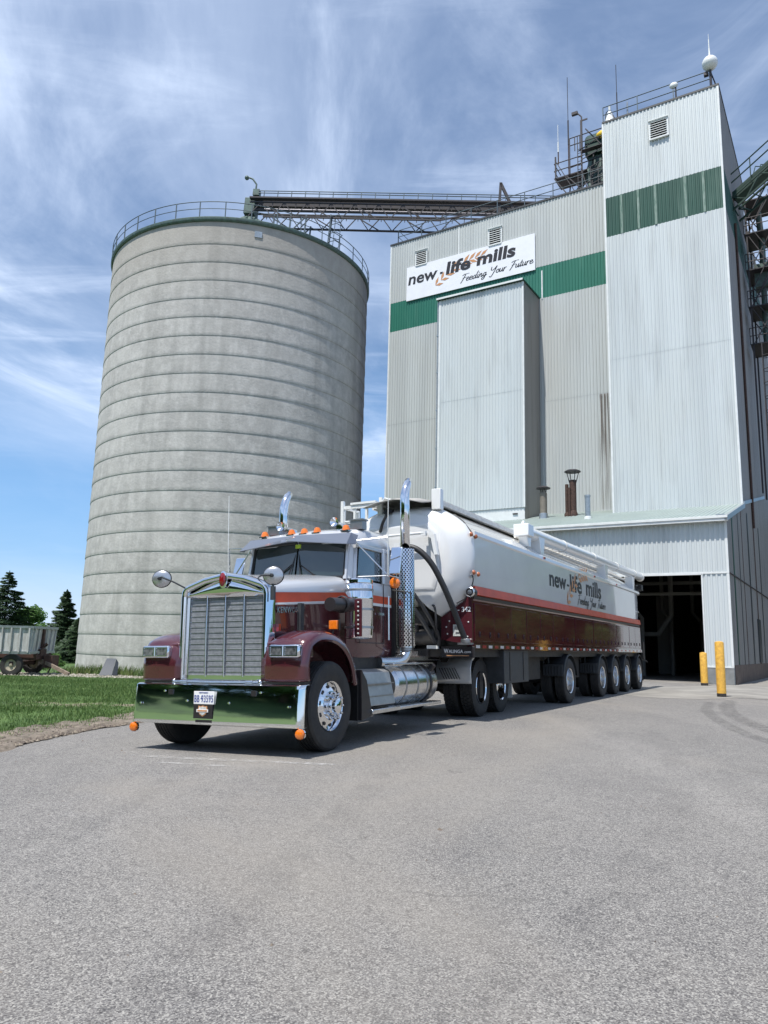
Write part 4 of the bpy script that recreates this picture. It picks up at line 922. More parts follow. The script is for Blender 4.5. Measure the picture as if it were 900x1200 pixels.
for y in (-1.0, .7):
    m_.bar((1.2, y, -.78), (E1, y, -.78), .12); m_.bar((0, y, .42), (LB, y, .42), .10); m_.bar((E1, y, -.78), (E1 + 2.2, y, -.25), .10)
    for i in range(nB):
        a, b = LB * i / nB, LB * (i + 1) / nB; lo = lambda t: -.78 if t <= E1 else -.30
        m_.bar((a, y, .42 if i % 2 else lo(a)), (b, y, lo(b) if i % 2 else .42), .06); m_.bar((b, y, .42), (b, y, .0), .05)
    for i in range(4):
        a = 1.4 + i * LB * .15; m_.bar((a, y, .1), (a + 1.5, y, -.78), .07)
xq = LB * .80
m_.bar((xq, -1.0, -1.2), (xq, -1.0, 2.35), .2); m_.bar((xq, -1.0, 2.3), (xq + 1.6, -1.0, -.9), .2); m_.build('truss', 'darksteel', br)
m_ = MB()
for z in (1.34, 1.16): m_.tube([(.6, -1.05, z), (LB, -1.05, z)], .035, 6)
for i in range(1, 22): m_.bar((LB * i / 22, -1.05, .85), (LB * i / 22, -1.05, 1.36), .055)
m_.build('railing', 'rail', br)
m_ = MB(); m_.bx((-.6, -.55, -.25), (.25, .55, 1.1)); m_.build('discharge_box', 'greensteel', br, bevel=.04)
m_ = MB(); zc_ = ZT - 1.0 + 3.9 - 34.35
for x, y in ((-2.2, -1.5), (-.9, -1.9), (.5, -1.8), (2.2, -1.5), (1.6, 1.6), (-1.6, 1.6)): m_.tube([(-.2, 0, -.2), (x, y, -2.2)], .17, 10)
m_.build('spout', 'greensteel', br)
m_ = MB(); m_.tube([(0.25, -.7, 1.1), (.25, -.7, 2.1), (-.1, -.7, 2.55), (-.5, -.7, 2.7)], .07, 8); m_.ball((-.6, -.7, 2.65), .18, 12); m_.bx((.1, -.9, 1.1), (.6, -.4, 1.6)); m_.build('floodlight', 'greensteel', br)
m_ = MB(); zb = -4.0
cs = [(2.1, -1.0), (3.4, -1.0), (4.6, -1.0), (2.1, .6), (4.6, .6)]
for x, y in cs: m_.bar((x, y, zb), (x, y, -.6), .11)
for y in (-1.0, .6):
    m_.bar((2.1, y, zb + .4), (4.6, y, -.7), .08); m_.bar((4.6, y, zb + .4), (2.1, y, -.7), .08); m_.bar((2.1, y, zb + 1.6), (4.6, y, zb + 1.6), .08)
m_.build('support_frame', 'rail', br)
m_ = MB(); lx = 6.5
for y in (-1.0, -.55): m_.bar((lx, y, -4.8), (lx, y, -.5), .08)
for x in (lx + .35, lx + .8): m_.bar((x, -.8, -4.6), (x, -.8, -.5), .04)
for k in range(13): m_.bar((lx, -1.0, -4.6 + k * .32), (lx, -.55, -4.6 + k * .32), .04)
for k in range(6): m_.tube([(lx, -1.05, -4.2 + k * .7), (lx + .6, -1.3, -4.2 + k * .7), (lx + 1.0, -.8, -4.2 + k * .7), (lx + .6, -.2, -4.2 + k * .7), (lx, -.5, -4.2 + k * .7)], .03, 5)
m_.build('caged_ladder', 'rail', br)

# ------------------------------------------------------------------ green conveyor and stairs on the mill's right side
gc = thing('green_conveyor', 'dark green inclined truss conveyor leaving the right side of the tower', 'conveyor', tuple(MW(.35, 10.5, 27.9)), (0, 0, -PHI + R(-8)))
inc = .62
def gp_(s, y, z): return (s, y, s * inc + z)
m_ = MB(); m_.bar(gp_(-.3, .35, .15), gp_(9, .35, .15), .9, .45); m_.build('conveyor_casing', 'greenpaint', gc)
m_ = MB()
for y in (-.35, 1.1):
    for z in (-.9, -.1): m_.bar(gp_(-.3, y, z), gp_(9, y, z), .10)
    for i in range(12):
        a, b = -.3 + i * .78, -.3 + (i + 1) * .78; m_.bar(gp_(a, y, -.9 if i % 2 else -.1), gp_(b, y, -.1 if i % 2 else -.9), .06)
for i in range(11): m_.bar(gp_(i * .8, -.35, -.9), gp_(i * .8 + .4, 1.1, -.9), .05)
m_.build('truss', 'greenpaint', gc)
m_ = MB()
for z in (.9, 1.45): m_.tube([gp_(-.3, -.4, z - .1), gp_(9, -.4, z - .1)], .04, 6)
for i in range(9): m_.bar(gp_(-.3 + i * 1.1, -.4, -.1), gp_(-.3 + i * 1.1, -.4, 1.35), .05)
m_.tube([gp_(-.3, -.4, 1.35), (-.35, -.4, -.5), (-.1, .1, -1.3)], .04, 6)
for k in range(4): m_.tube([(.6 + k * .3, .9, 1.3), (.7 + k * .3, 1.4, 2.3), (1.1 + k * .3, 1.9, 2.4), (1.5 + k * .3, 1.9, 1.6)], .03, 6)
m_.build('railing', 'greenpaint', gc)
st = thing('stair_tower', 'dark steel stair and ladder scaffold on the right flank of the mill', 'stairs', tuple(MW(.15, 13.5, 2.0)), (0, 0, -PHI))
m_ = MB()
for x in (.25, 1.6):
    for y in (0, 2.2): m_.bar((x, y, 8.5 if x < 1 else 17.5), (x, y, 27.5), .09)
for i, z in enumerate((17.6, 20.0, 22.4, 24.8, 27.0)):
    m_.bx((.1, -.1, z), (1.7, 2.3, z + .07))
    if z < 26:
        m_.bar((.3 if i % 2 else 1.5, 0, z), (1.5 if i % 2 else .3, 0, z + 2.4), .08, .05); m_.bar((.3 if i % 2 else 1.5, -.1, z + .9), (1.5 if i % 2 else .3, -.1, z + 3.2), .045); m_.bar((.25, 0, z), (1.6, 0, z + 2.3), .05); m_.bar((1.6, 2.2, z), (.25, 2.2, z + 2.3), .05)
m_.build('stair_flight', 'darksteel', st)
m_ = MB()
for z in (17.6, 20.0, 22.4, 24.8):
    for h_ in (.55, 1.05): m_.tube([(.1, -.15, z + h_), (1.7, -.15, z + h_), (1.7, 2.3, z + h_)], .03, 6)
    for x in (.1, .6, 1.1, 1.7): m_.bar((x, -.15, z), (x, -.15, z + 1.05), .04)
m_.build('railing', 'darksteel', st)
m_ = MB()
for y in (-.2, .2): m_.bar((.7, y, 9.0), (.7, y, 17.6), .06)
for k in range(28): m_.bar((.7, -.2, 9.2 + k * .3), (.7, .2, 9.2 + k * .3), .03)
for k in range(9): m_.tube([(.7, -.25, 10 + k * .85), (1.15, -.4, 10 + k * .85), (1.4, 0, 10 + k * .85), (1.15, .4, 10 + k * .85), (.7, .25, 10 + k * .85)], .025, 5)
m_.build('caged_ladder', 'darksteel', st)
m_ = MB(); m_.tube([(.9, .8, 26.5), (1.0, .9, 24.5), (.9, 1.0, 17.8)], .18, 12); m_.bx((.5, .5, 21.5), (1.3, 1.4, 23.0)); m_.build('spout', 'greensteel', st)

# ------------------------------------------------------------------ bollards
def bollard(x, y, h_, r_, lab, lean=0):
    t = thing('bollard', lab, 'bollard', (x, y, gz(x, y) + .004), (0, R(lean), 0), 'yellow bollards at the mill door')
    b = MB(); b.lathe([(r_ + .0, -.03), (r_, .1), (r_, h_ - .03), (r_ - .01, h_), (r_ - .03, h_ + .012), (.001, h_ + .03)], seg=28); b.build('post', 'yellow', t)
    b = MB(); b.lathe([(r_ + .003, -.02), (r_ + .004, .07), (r_ + .001, .10)], seg=28, a0=PI * .9, a1=PI * 1.75); b.build('scuffed_base', 'chassis', t)
bollard(10.17, 22.95, 1.60, .13, 'nearer yellow steel bollard with scuffed dark base standing on the concrete')
bollard(12.86, 30.50, 1.27, .135, 'farther yellow bollard standing right beside the mill door jamb')
M['fender_alu'] = mat('fender_aluminium', (.82, .83, .84), .28, .35, var=.08, vscale=4)
# ------------------------------------------------------------------ wheels
def tyre_mesh(mb, r, w, drive=False):
    h = w / 2; p = [(.30, -h * .80), (.34, -h * .93), (r * .80, -h), (r * .93, -h * .95), (r * .985, -h * .80)]
    if not drive:
        g = 5
        for i in range(g):
            y0 = -h * .74 + i * (h * 1.48 / g); y1 = y0 + h * 1.48 / g
            p += [(r, y0 + .004), (r, y1 - .010), (r - .013, y1 - .008), (r - .013, y1 + .002)]
    else: p += [(r - .018, -h * .72), (r - .018, h * .72)]
    p += [(r * .985, h * .80), (r * .93, h * .95), (r * .80, h), (r * .70, h * .995), (.34, h * .93), (.30, h * .80)]
    mb.lathe(p, axis='Y', seg=72)
    if drive:
        N = 46
        for i in range(N):
            for j, y in enumerate((-.70, -.26, .22, .68)):
                a = 2 * PI * (i + (.5 if j % 2 else 0)) / N; rot = Matrix.Rotation(-a, 3, 'Y') @ Matrix.Rotation(R(12 if j < 2 else -12), 3, 'X').inverted()
                mb.box((math.cos(a) * (r - .009), h * y, math.sin(a) * (r - .009)), (.020, h * .36, .050), Matrix.Rotation(-a, 3, 'Y'))
def make_wheel(kind_, y, x=0):
    """wheel part: tyre(s), rim, hub; outer side is local +Y"""
    w = .30 if kind_ != 'dual' and kind_ != 'tdual' else .265; r = .53
    t = MB()
    if kind_ == 'steer': t.lathe([(.2, -.02), (.29, -.02)], axis='Y', seg=8)
    rim = MB()
    if kind_ == 'steer':   # convex disc with hand holes, studs and hub
        prof = [(.295, -.12), (.285, -.10), (.280, .09), (.300, .125), (.293, .135), (.275, .120), (.262, .085), (.235, .095), (.185, .125), (.165, .130), (.001, .130)]
        rim.lathe(prof, axis='Y', seg=60)
        rim_o = rim.build('wheel', 'chrome', None, smooth=40)
        hb = MB()
        for k in range(10):
            a = 2 * PI * (k + .3) / 10; hb.disc((.222 * math.cos(a), .1, .222 * math.sin(a)), .026, (0, 1, 0), .022, 14)
        hb.build('hand_hole', 'ink', rim_o)
        hb = MB(); hb.lathe([(.115, .12), (.115, .17), (.095, .19), (.09, .235), (.06, .25), (.001, .252)], axis='Y', seg=24)
        hb.build('hub', 'chrome', rim_o)
        hb = MB()
        for k in range(10):
            a = 2 * PI * k / 10; hb.lathe([(.024, .13), (.024, .165), (.016, .17), (.016, .215), (.010, .228), (.001, .229)], (.148 * math.cos(a), 0, .148 * math.sin(a)), 'Y', 10)
        hb.build('lug_nut', 'chrome', rim_o)
        ty = MB(); tyre_mesh(ty, r, w); ty.build('tyre', 'rubber', rim_o, smooth=30)
    else:                  # deep dished outer wheel of a dual pair, wheel local y=0 is the outer tyre centre
        prof = [(.295, -.12), (.285, -.10), (.272, -.02), (.276, .09), (.300, .118), (.293, .128), (.272, .112), (.262, .03), (.255, -.045), (.235, -.065), (.190, -.060), (.165, -.05), (.12, -.05), (.11, .02), (.095, .05), (.001, .055)]
        rim.lathe(prof, axis='Y', seg=52); rim_o = rim.build('wheel', 'chrome' if kind_ == 'dual' else 'alu', None, smooth=40)
        hb = MB()
        for k in range(10):
            a = 2 * PI * (k + .5) / 10; hb.disc((.212 * math.cos(a), -.058, .212 * math.sin(a)), .024, (0, 1, 0), .016, 12)
        hb.build('hand_hole', 'ink', rim_o)
        hb = MB()
        for k in range(10):
            a = 2 * PI * k / 10; hb.lathe([(.02, -.055), (.02, -.02), (.001, -.015)], (.148 * math.cos(a), 0, .148 * math.sin(a)), 'Y', 8)
        hb.build('lug_nut', 'alu', rim_o)
        ty = MB(); tyre_mesh(ty, r, w, kind_ == 'dual'); ty.build('tyre', 'rubber', rim_o, smooth=30)
        ty = MB(); tyre_mesh(ty, r, w, kind_ == 'dual'); 
        ty.v = [(a, b - .33, c) for a, b, c in ty.v]; ty.build('tyre', 'rubber', rim_o, smooth=30)
    return rim_o
def put(proto, parent, x, y, first, spin=0.0):
    w = proto if first else copy_tree(proto)
    w.parent = parent; w.location = (x, y, .53); w.rotation_euler = (0, spin, 0 if y > 0 else PI); return w

# ------------------------------------------------------------------ tractor (x forward, y to its left side, z up)
TRO = (-1.640, 9.862, -.038)
tr = thing('semi_truck', 'maroon and silver conventional semi truck with tall chrome grille and wide chrome bumper', 'truck', TRO, (R(1.8), 0, R(-115.8)))
ws = make_wheel('steer', 0)
put(ws, tr, -.04, 1.04, True); put(ws, tr, -.04, -1.04, False, .2)
wdm = make_wheel('dual', 0)
for i, (x, s) in enumerate(((-5.75, 1), (-7.02, 1), (-5.75, -1), (-7.02, -1))): put(wdm, tr, x, 1.065 * s, i == 0, .3 * i)
# frame, axles, engine mass
m_ = MB()
for s in (1, -1): m_.bx((.45, s * .36, .78), (-7.9, s * .46, 1.03))
for x in (-.04, -5.75, -7.02): m_.tube([(x, -.85, .53), (x, .85, .53)], .09, 10); 
for x in (-5.75, -7.02): m_.ball((x, 0, .55), .24, 14)
m_.bx((.40, -.42, .62), (-1.9, .42, 1.35)); m_.bx((-1.9, -.3, .6), (-5.5, .3, .80)); m_.bx((-3.5, -.36, 1.02), (-7.5, .36, 1.06))
m_.bx((-5.9, -.35, 1.06), (-7.0, .35, 1.22)); m_.bx((.62, -.5, .50), (.46, .5, .82)); m_.bx((-1.0, -.9, .88), (-2.2, .9, 1.1))
m_.build('chassis', 'chassis', tr)
# bumper
def bump_ring(y):
    e = abs(y) / 1.24; xb = -.02 * e ** 2 - (.07 * max(0, (e - .955) / .045) ** 1.6)
    out = []
    for u in range(13):
        t = u / 12; z = .335 + .45 * t; lean = -.012 * t - .019 * t * t
        out.append((.775 + xb + lean, y, z))
    return [(.72 + xb, y, .332), (.765 + xb, y, .328)] + out + [(.725 + xb - .012, y, .797), (.70 + xb, y, .800), (.62 + xb, y, .800)]
ysb = [-1.24, -1.235, -1.225, -1.21, -1.19, -1.16] + [-1.1 + .1 * k for k in range(23)] + [1.16, 1.19, 1.21, 1.225, 1.235, 1.24]
m_ = MB(); m_.loft([bump_ring(y) for y in ysb], closed=False); bu = m_.build('bumper', 'bump_chrome', tr, smooth=60, solid=.006)
for y, z in ((-.62, .70), (.60, .70)): m_ = MB(); m_.bx((.735, y - .035, z - .03), (.763, y + .035, z + .03)); m_.build('tow_hole', 'ink', bu)
m_ = MB()
for y, z in ((-.72, .71), (.69, .71), (-.36, .60), (.26, .585), (-1.08, .56), (1.08, .56)): m_.disc((.768 if z < .65 else .752, y, z), .012, (1, 0, 0), .012, 10)
m_.build('bolt', 'chrome', bu)
m_ = MB(); m_.bx((.775, -.245, .565), (.782, .055, .715)); lp = m_.build('licence_plate', 'inkwhite', tr, bevel=.003)
text('lettering', 'BB 93595', 'inkblue', lp, (.7825, -.232, .588), (0, 1, 0), (0, 0, 1), .274, .082, .003, bold=.006, space=1.1)
m_ = MB(); m_.disc((.785, -.133, .63), .008, (1, 0, 0), .003, 8); m_.build('lettering', 'inkblue', lp)
text('lettering', 'ONTARIO', 'inkblue', lp, (.7825, -.165, .690), (0, 1, 0), (0, 0, 1), .13, .016, .003, bold=.01)
m_ = MB(); m_.bx((.779, -.24, .40), (.786, .04, .563)); bpn = m_.build('badge_plate', 'ink', tr, bevel=.003)
sh = [(-.0, .062), (.03, .05), (.062, .058), (.07, .02), (.062, -.01), (.045, -.04), (0, -.066), (-.045, -.04), (-.062, -.01), (-.07, .02), (-.062, .058), (-.03, .05)]
m_ = MB(); m_.prism([(.7865, -.10 + a, .49 + b) for a, b in sh], (.004, 0, 0)); m_.build('emblem', 'wheat', bpn)
m_ = MB(); m_.prism([(.791, -.10 + a * .82, .49 + b * .82) for a, b in sh], (.002, 0, 0)); m_.build('emblem', 'label', bpn)
m_ = MB(); m_.bx((.7925, -.185, .474), (.796, -.015, .508)); m_.build('emblem', 'inkwhite', bpn); m_ = MB(); m_.bx((.7965, -.172, .482), (.7985, -.028, .500)); m_.build('emblem', 'wheat', bpn)
m_ = MB(); m_.bx((.772, -.21, .355), (.780, .03, .385)); m_.build('plate_slot', 'ink', bu)
for y in (-1.20, 1.22):
    m_ = MB(); m_.lathe([(.001, .018), (.03, .016), (.050, .006), (.057, -.008), (.058, -.03), (.045, -.04), (.001, -.04)], (.755, y - .0, .268), 'X', 20); ml = m_.build('marker_light', 'amber', tr)
    m_ = MB(); m_.bx((.72, y - .01, .29), (.75, y + .01, .36)); m_.lathe([(.062, -.02), (.062, -.045), (.001, -.05)], (.755, y, .268), 'X', 20); m_.build('bracket', 'chrome', ml)
# tow pin bar above bumper
m_ = MB(); m_.tube([(.66, -.66, .822), (.66, .62, .822)], .018, 10); 
for y in (-.66, .62): m_.ball((.66, y, .822), .03, 10)
for y in (-.5, .47): m_.tube([(.66, y - .05, .822), (.66, y + .05, .822)], .026, 10)
m_.build('grille_lower_bar', 'alu', tr)
m_ = MB(); m_.bx((.64, -1.15, .795), (.3, 1.15, .83)); m_.build('valance', 'ink', tr)
# grille shell
path = [(-.62, .83), (-.62, 1.86), (-.612, 1.92), (-.585, 1.955), (-.545, 1.975), (-.3, 2.055), (0, 2.105), (.3, 2.055), (.545, 1.975), (.585, 1.955), (.612, 1.92), (.62, 1.86), (.62, .83)]
m_ = MB(); rings = []
for i, (y, z) in enumerate(path):
    t = Vector((path[min(i + 1, len(path) - 1)][0] - path[max(i - 1, 0)][0], path[min(i + 1, len(path) - 1)][1] - path[max(i - 1, 0)][1])).normalized(); nn = Vector((t.y * -1, t.x))  # outward
    cs_ = [(.625, -.055), (.605, -.048), (.60, -.03)] if False else None
    ring = []
    for x, o in ((.45, .045), (.56, .047), (.60, .036), (.618, .012), (.615, -.014), (.595, -.034), (.56, -.04), (.53, -.04)):
        ring.append((x, y + nn.x * o, z + nn.y * o))
    rings.append(ring)
m_.loft(rings, closed=False); gr_ = m_.build('grille_shell', 'chrome', tr, smooth=50)
m_ = MB(); 
for a, b, z0, z1 in ((-.60, .60, 1.83, 2.0),):
    N = 24; rows = []
    for k in range(7):
        f = k / 6; row = []
        for j in range(N + 1):
            y = -.59 + 1.18 * j / N; zt = 2.085 - .19 * (abs(y) / .6) ** 1.15; z = 1.845 + (zt - 1.845) * f; row.append((.535 + .035 * math.sin(f * PI) + .02 * (1 - (y / .6) ** 2), y, z))
        rows.append(row)
    m_.loft(rows, closed=False)
m_.bx((.53, -.59, .84), (.545, .59, .895)); m_.bx((.53, -.59, .86), (.545, -.545, 1.85)); m_.bx((.53, .545, .86), (.545, .59, 1.85)); m_.build('grille_surround', 'chrome', gr_, smooth=60)
m_ = MB(); m_.bx((.50, -.56, .88), (.51, .56, 1.86)); m_.build('screen_back', 'steel', gr_)
M['screen'] = mat('grille_screen', (.33, .345, .37), .5, .5, var=.3, vscale=22, bump=.25, bscale=90)
m_ = MB(); n = 40
for i in range(n):
    z = .905 + (1.845 - .905) * i / (n - 1); th_ = .0280
    m_.box((.522, 0, z), (.010, 1.09, th_ * 1.02), Matrix.Rotation(R(-3), 3, 'Y'))
m_.build('screen', 'screen', gr_)
m_ = MB(); n = 14
for i in range(n): m_.bx((.529, -.545, .93 + i * .068), (.532, .545, .935 + i * .068))
m_.build('screen_line', 'alu', gr_)
for y in (-.28, 0, .28):
    m_ = MB(); m_.tube([(.545, y, .88), (.56, y, 1.4), (.555, y, 1.90), (.53, y, 1.93)], .012, 10); m_.build('grille_bar', 'alu', gr_)
m_ = MB(); m_.lathe([(.001, .03), (.03, .028), (.045, .012), (.045, 0)], (0, 0, 0), 'X', 20); m_.v = [(a + .625, b, c * 1.9 + 2.055) for a, b, c in m_.v]; bd = m_.build('badge', 'red', gr_)
m_ = MB(); m_.lathe([(.001, -.012), (.058, -.01), (.058, .006), (.04, .012)], (0, 0, 0), 'X', 20); m_.v = [(a + .62, b, c * 1.85 + 2.055) for a, b, c in m_.v]; m_.build('badge_rim', 'chrome', bd)
# hood
def hood_ring(x):
    t = (.52 - x) / 1.57; w = .60 + .22 * t ** .9; l = lambda a, b: a + (b - a) * t
    half = [(0, l(2.125, 2.27)), (.18, l(2.11, 2.265)), (.36, l(2.065, 2.245)), (w - .16, l(2.02, 2.215)), (w - .07, l(1.985, 2.19)), (w - .02, l(1.95, 2.15)), (w, l(1.905, 2.10)), (w, l(1.885, 1.985)), (w, l(1.755, 1.875)), (w + .004, l(1.735, 1.845)), (w, l(1.73, 1.835)), (w, 1.45), (w - .02, 1.0)]
    return [(x, -y, z) for y, z in half[::-1]] + [(x, y, z) for y, z in half[1:]]
xs_ = [.52, .3, 0, -.3, -.6, -.85, -1.05]
mi_half = [0, 0, 0, 0, 0, 0, 0, 1, 2, 2, 3, 3]
m_ = MB(); m_.loft([hood_ring(x) for x in xs_], closed=False, mis=mi_half[::-1] + mi_half); hd = m_.build('hood', ['cabwhite', 'orange', 'trim', 'maroon'], tr, smooth=40)
text('lettering', 'KENWORTH', 'alu', hd, (.38, .64, 1.64), (-1, .14, .05), (0, 0, 1), .52, .075, .012, bold=.01, space=1.25)
m_ = MB(); m_.bx((-.02, .68, 1.38), (-.10, .735, 1.78)); lb = m_.build('hood_hinge_strip', 'darkgrey', hd)  # dark hinge strip down the hood side
for s in (1, -1):  # hood-side lamp seen over fender
    m_ = MB(); m_.box((.42, s * .68, 1.46), (.05, .07, .09)); m_.build('side_marker', 'red', hd)
# fenders
fp = [(.66, .835), (.665, .95), (.662, 1.08), (.60, 1.28), (.50, 1.36), (.34, 1.415), (.16, 1.43), (-.05, 1.415), (-.25, 1.36), (-.43, 1.26), (-.57, 1.12), (-.66, .96), (-.71, .78)]
fp = [(p.x, p.z) for p in catmull([(a, 0, b) for a, b in fp], 3)]
for s in (1, -1):
    rings = []
    for i, (x, z) in enumerate(fp):
        a = fp[max(i - 1, 0)]; b = fp[min(i + 1, len(fp) - 1)]; t = Vector((b[0] - a[0], b[1] - a[1])).normalized(); nn = Vector((-t.y, t.x)) * -1
        if (nn.x * (x + .04) + nn.y * (z - .53)) < 0: nn = -nn
        front = max(0, min(1, (x - .38) / .2)); rg = []
        for y, o in ((.60, -.05), (.70, -.015), (.85, 0), (1.0, 0.0), (1.12, -.008 - .002 * front), (1.185, -.028), (1.215, -.065), (1.222, -.11), (1.20, -.13), (1.15, -.115)):
            xx, zz = x + nn.x * o, z + nn.y * o
            if y < .80 and z > 1.2: zz -= .05 * (.80 - y) * 5 * min(1, (z - 1.2) * 6)
            rg.append((xx, s * y, zz))
        rings.append(rg)
    m_ = MB(); m_.loft(rings, closed=False); fo = m_.build('fender', 'maroon', tr, smooth=45, solid=.008)
    m_ = MB(); m_.prism([(.60, s * .66, 1.29), (.60, s * 1.16, 1.27), (.60, s * 1.18, 1.10), (.60, s * .66, 1.10)], (-.22, 0, 0)); m_.build('headlight_pod', 'maroon', fo, bevel=.02)
    # inner wheel-house and rear flap
    m_ = MB(); m_.bx((-.62, s * .52, .75), (.40, s * .60, 1.35)); m_.build('inner_panel', 'ink', fo)
    m_ = MB(); m_.bx((-.76, s * .62, .30), (-.74, s * 1.17, .84)); m_.build('mudflap', 'black', fo)
    hl = MB(); y0, y1 = s * .745, s * 1.165; z0, z1 = 1.095, 1.265
    hl.bx((.60, y0, z0 + .01), (.70, y1, z1 - .01)); ho = hl.build('headlight', 'chrome', tr, bevel=.025)
    for k in (0, 1):
        c = y0 + (y1 - y0) * (.26 + .48 * k); f = MB()
        for (a, b_, c_, d_) in ((c - .09, z0 + .028, c + .09, z0 + .040), (c - .09, z1 - .040, c + .09, z1 - .028), (c - .092, z0 + .03, c - .080, z1 - .03), (c + .080, z0 + .03, c + .092, z1 - .03)): f.bx((.70, a, b_), (.712, c_, d_))
        f.build('bezel', 'chrome', ho); f = MB(); f.bx((.69, c - .079, z0 + .041), (.706, c + .079, z1 - .041)); f.build('lens', 'lens', ho, bevel=.008)
    # side turn signal on stalk
    m_ = MB(); m_.bx((-.16, s * 1.06, 1.45), (-.20, s * 1.18, 1.56)); ts = m_.build('turn_signal', 'amber', tr, bevel=.008); m_ = MB(); m_.bx((-.201, s * 1.05, 1.44), (-.23, s * 1.19, 1.57)); m_.tube([(-.21, s * 1.1, 1.45), (-.21, s * 1.08, 1.36)], .012, 8); m_.build('housing', 'ink', ts)
# round fender mirrors on the grille corners
for y, z, s in ((-.98, 2.11, -1), (.74, 2.07, 1)):
    m_ = MB(); m_.lathe([(.001, .032), (.05, .029), (.085, .020), (.108, .006), (.112, -.005), (.108, -.014), (.001, -.016)], (.62, y, z), 'X', 28)
    m_.v = [((a - .62) * .95 + (b - y) * -.45 * 1 + .62, b, c) for a, b, c in m_.v]; mo = m_.build('round_mirror', 'mirror_back', tr, smooth=60)
    m_ = MB(); m_.lathe([(.001, .060), (.022, .056), (.024, .028)], (.62, y, z), 'X', 12)
    if s < 0: m_.tube([(.69, y, z), (.72, y + .08, z + .01), (.66, y + .22, z - .05), (.55, -.62, 1.97)], .011, 8)
    else: m_.tube([(.69, y, z), (.70, y - .12, z), (.5, y - .30, z + .0)], .011, 8); m_.tube([(.62, y, z - .1), (.62, y, 1.93)], .012, 8); m_.tube([(.62, y, 1.94), (.62, y, 1.78)], .032, 12)
    m_.build('mirror_arm', 'darkgrey', mo); m_ = MB(); m_.lathe([(.108, -.018), (.118, -.004), (.112, .004)], (.62, y, z), 'X', 28); m_.v = [((a - .62) * .95 + (b - y) * -.45 + .62, b, c) for a, b, c in m_.v]; m_.build('mirror_rim', 'ink', mo)
# cab body
def cab_ring(x, w, zb, zt):
    def l(z): return z
    half = [(w - .02, zb), (w, zb + .08), (w, 1.835), (w, 1.845), (w, 1.875), (w, 1.985), (w, zt - .08), (w - .02, zt - .02), (w - .06, zt)]
    return [(x, -y, z) for y, z in half] + [(x, y, z) for y, z in half[::-1]]
mc = [3, 3, 2, 2, 1, 0, 0, 0]
m_ = MB(); m_.loft([cab_ring(-1.05, .83, 1.1, 2.21), cab_ring(-1.2, .90, 1.1, 2.20), cab_ring(-1.35, .94, 1.1, 2.19), cab_ring(-2.26, .95, 1.1, 2.19)], closed=True, mis=mc + [0] + mc[::-1] + [3], cap=True, mi=3); cb = m_.build('cab_body', ['cabwhite', 'orange', 'trim', 'maroon'], tr, smooth=40)
# roof
def roof_ring(x, w, z0, z1): 
    half = [(w, z0), (w + .005, z0 + .06), (w - .03, z1 - .07), (w - .12, z1 - .02), (w * .5, z1), (0, z1 + .01)]
    return [(x, -y, z) for y, z in half] + [(x, y, z) for y, z in half[::-1][1:]]
m_ = MB(); m_.loft([roof_ring(-1.13, .80, 2.70, 2.80), roof_ring(-1.25, .86, 2.70, 2.90), roof_ring(-1.5, .92, 2.68, 2.97), roof_ring(-2.1, .94, 2.67, 2.99), roof_ring(-2.26, .93, 2.67, 2.95)], closed=True, cap=True); m_.build('cab_roof', 'cabwhite', tr, smooth=50)
# pillars, rear wall
m_ = MB()
for s in (1, -1):
    m_.bar((-1.07, s * .80, 2.17), (-1.17, s * .79, 2.74), .055, .07); m_.bar((-1.16, s * .90, 2.17), (-1.27, s * .86, 2.72), .05, .06); m_.bar((-1.98, s * .945, 2.17), (-1.99, s * .93, 2.70), .05, .05)
    m_.prism([(-2.0, s * .91, 2.17), (-2.25, s * .91, 2.17), (-2.25, s * .91, 2.70), (-2.0, s * .91, 2.70)], (0, s * .03, 0)); m_.bar((-1.2, s * .92, 2.66), (-2.2, s * .93, 2.66), .05, .05)
    m_.prism([(-1.07, s * .82, 2.18), (-1.16, s * .90, 2.18), (-1.26, s * .86, 2.72), (-1.17, s * .80, 2.72)], (-.02, 0, 0))
m_.bx((-2.22, -.9, 2.15), (-2.26, -.3, 2.7)); m_.bx((-2.22, .3, 2.15), (-2.26, .9, 2.7)); m_.bx((-2.22, -.9, 2.15), (-2.26, .9, 2.3)); m_.build('cab_pillar', 'cabwhite', tr, bevel=.008)
m_ = MB()
for s in (1, -1): # black windshield gasket
    m_.tube([(-1.015, s * .02, 2.215), (-1.055, s * .77, 2.205), (-1.06, s * .785, 2.24), (-1.14, s * .775, 2.68), (-1.135, s * .74, 2.72), (-1.10, s * .02, 2.74)], .020, 8)
m_.build('windshield_seal', 'ink', tr)
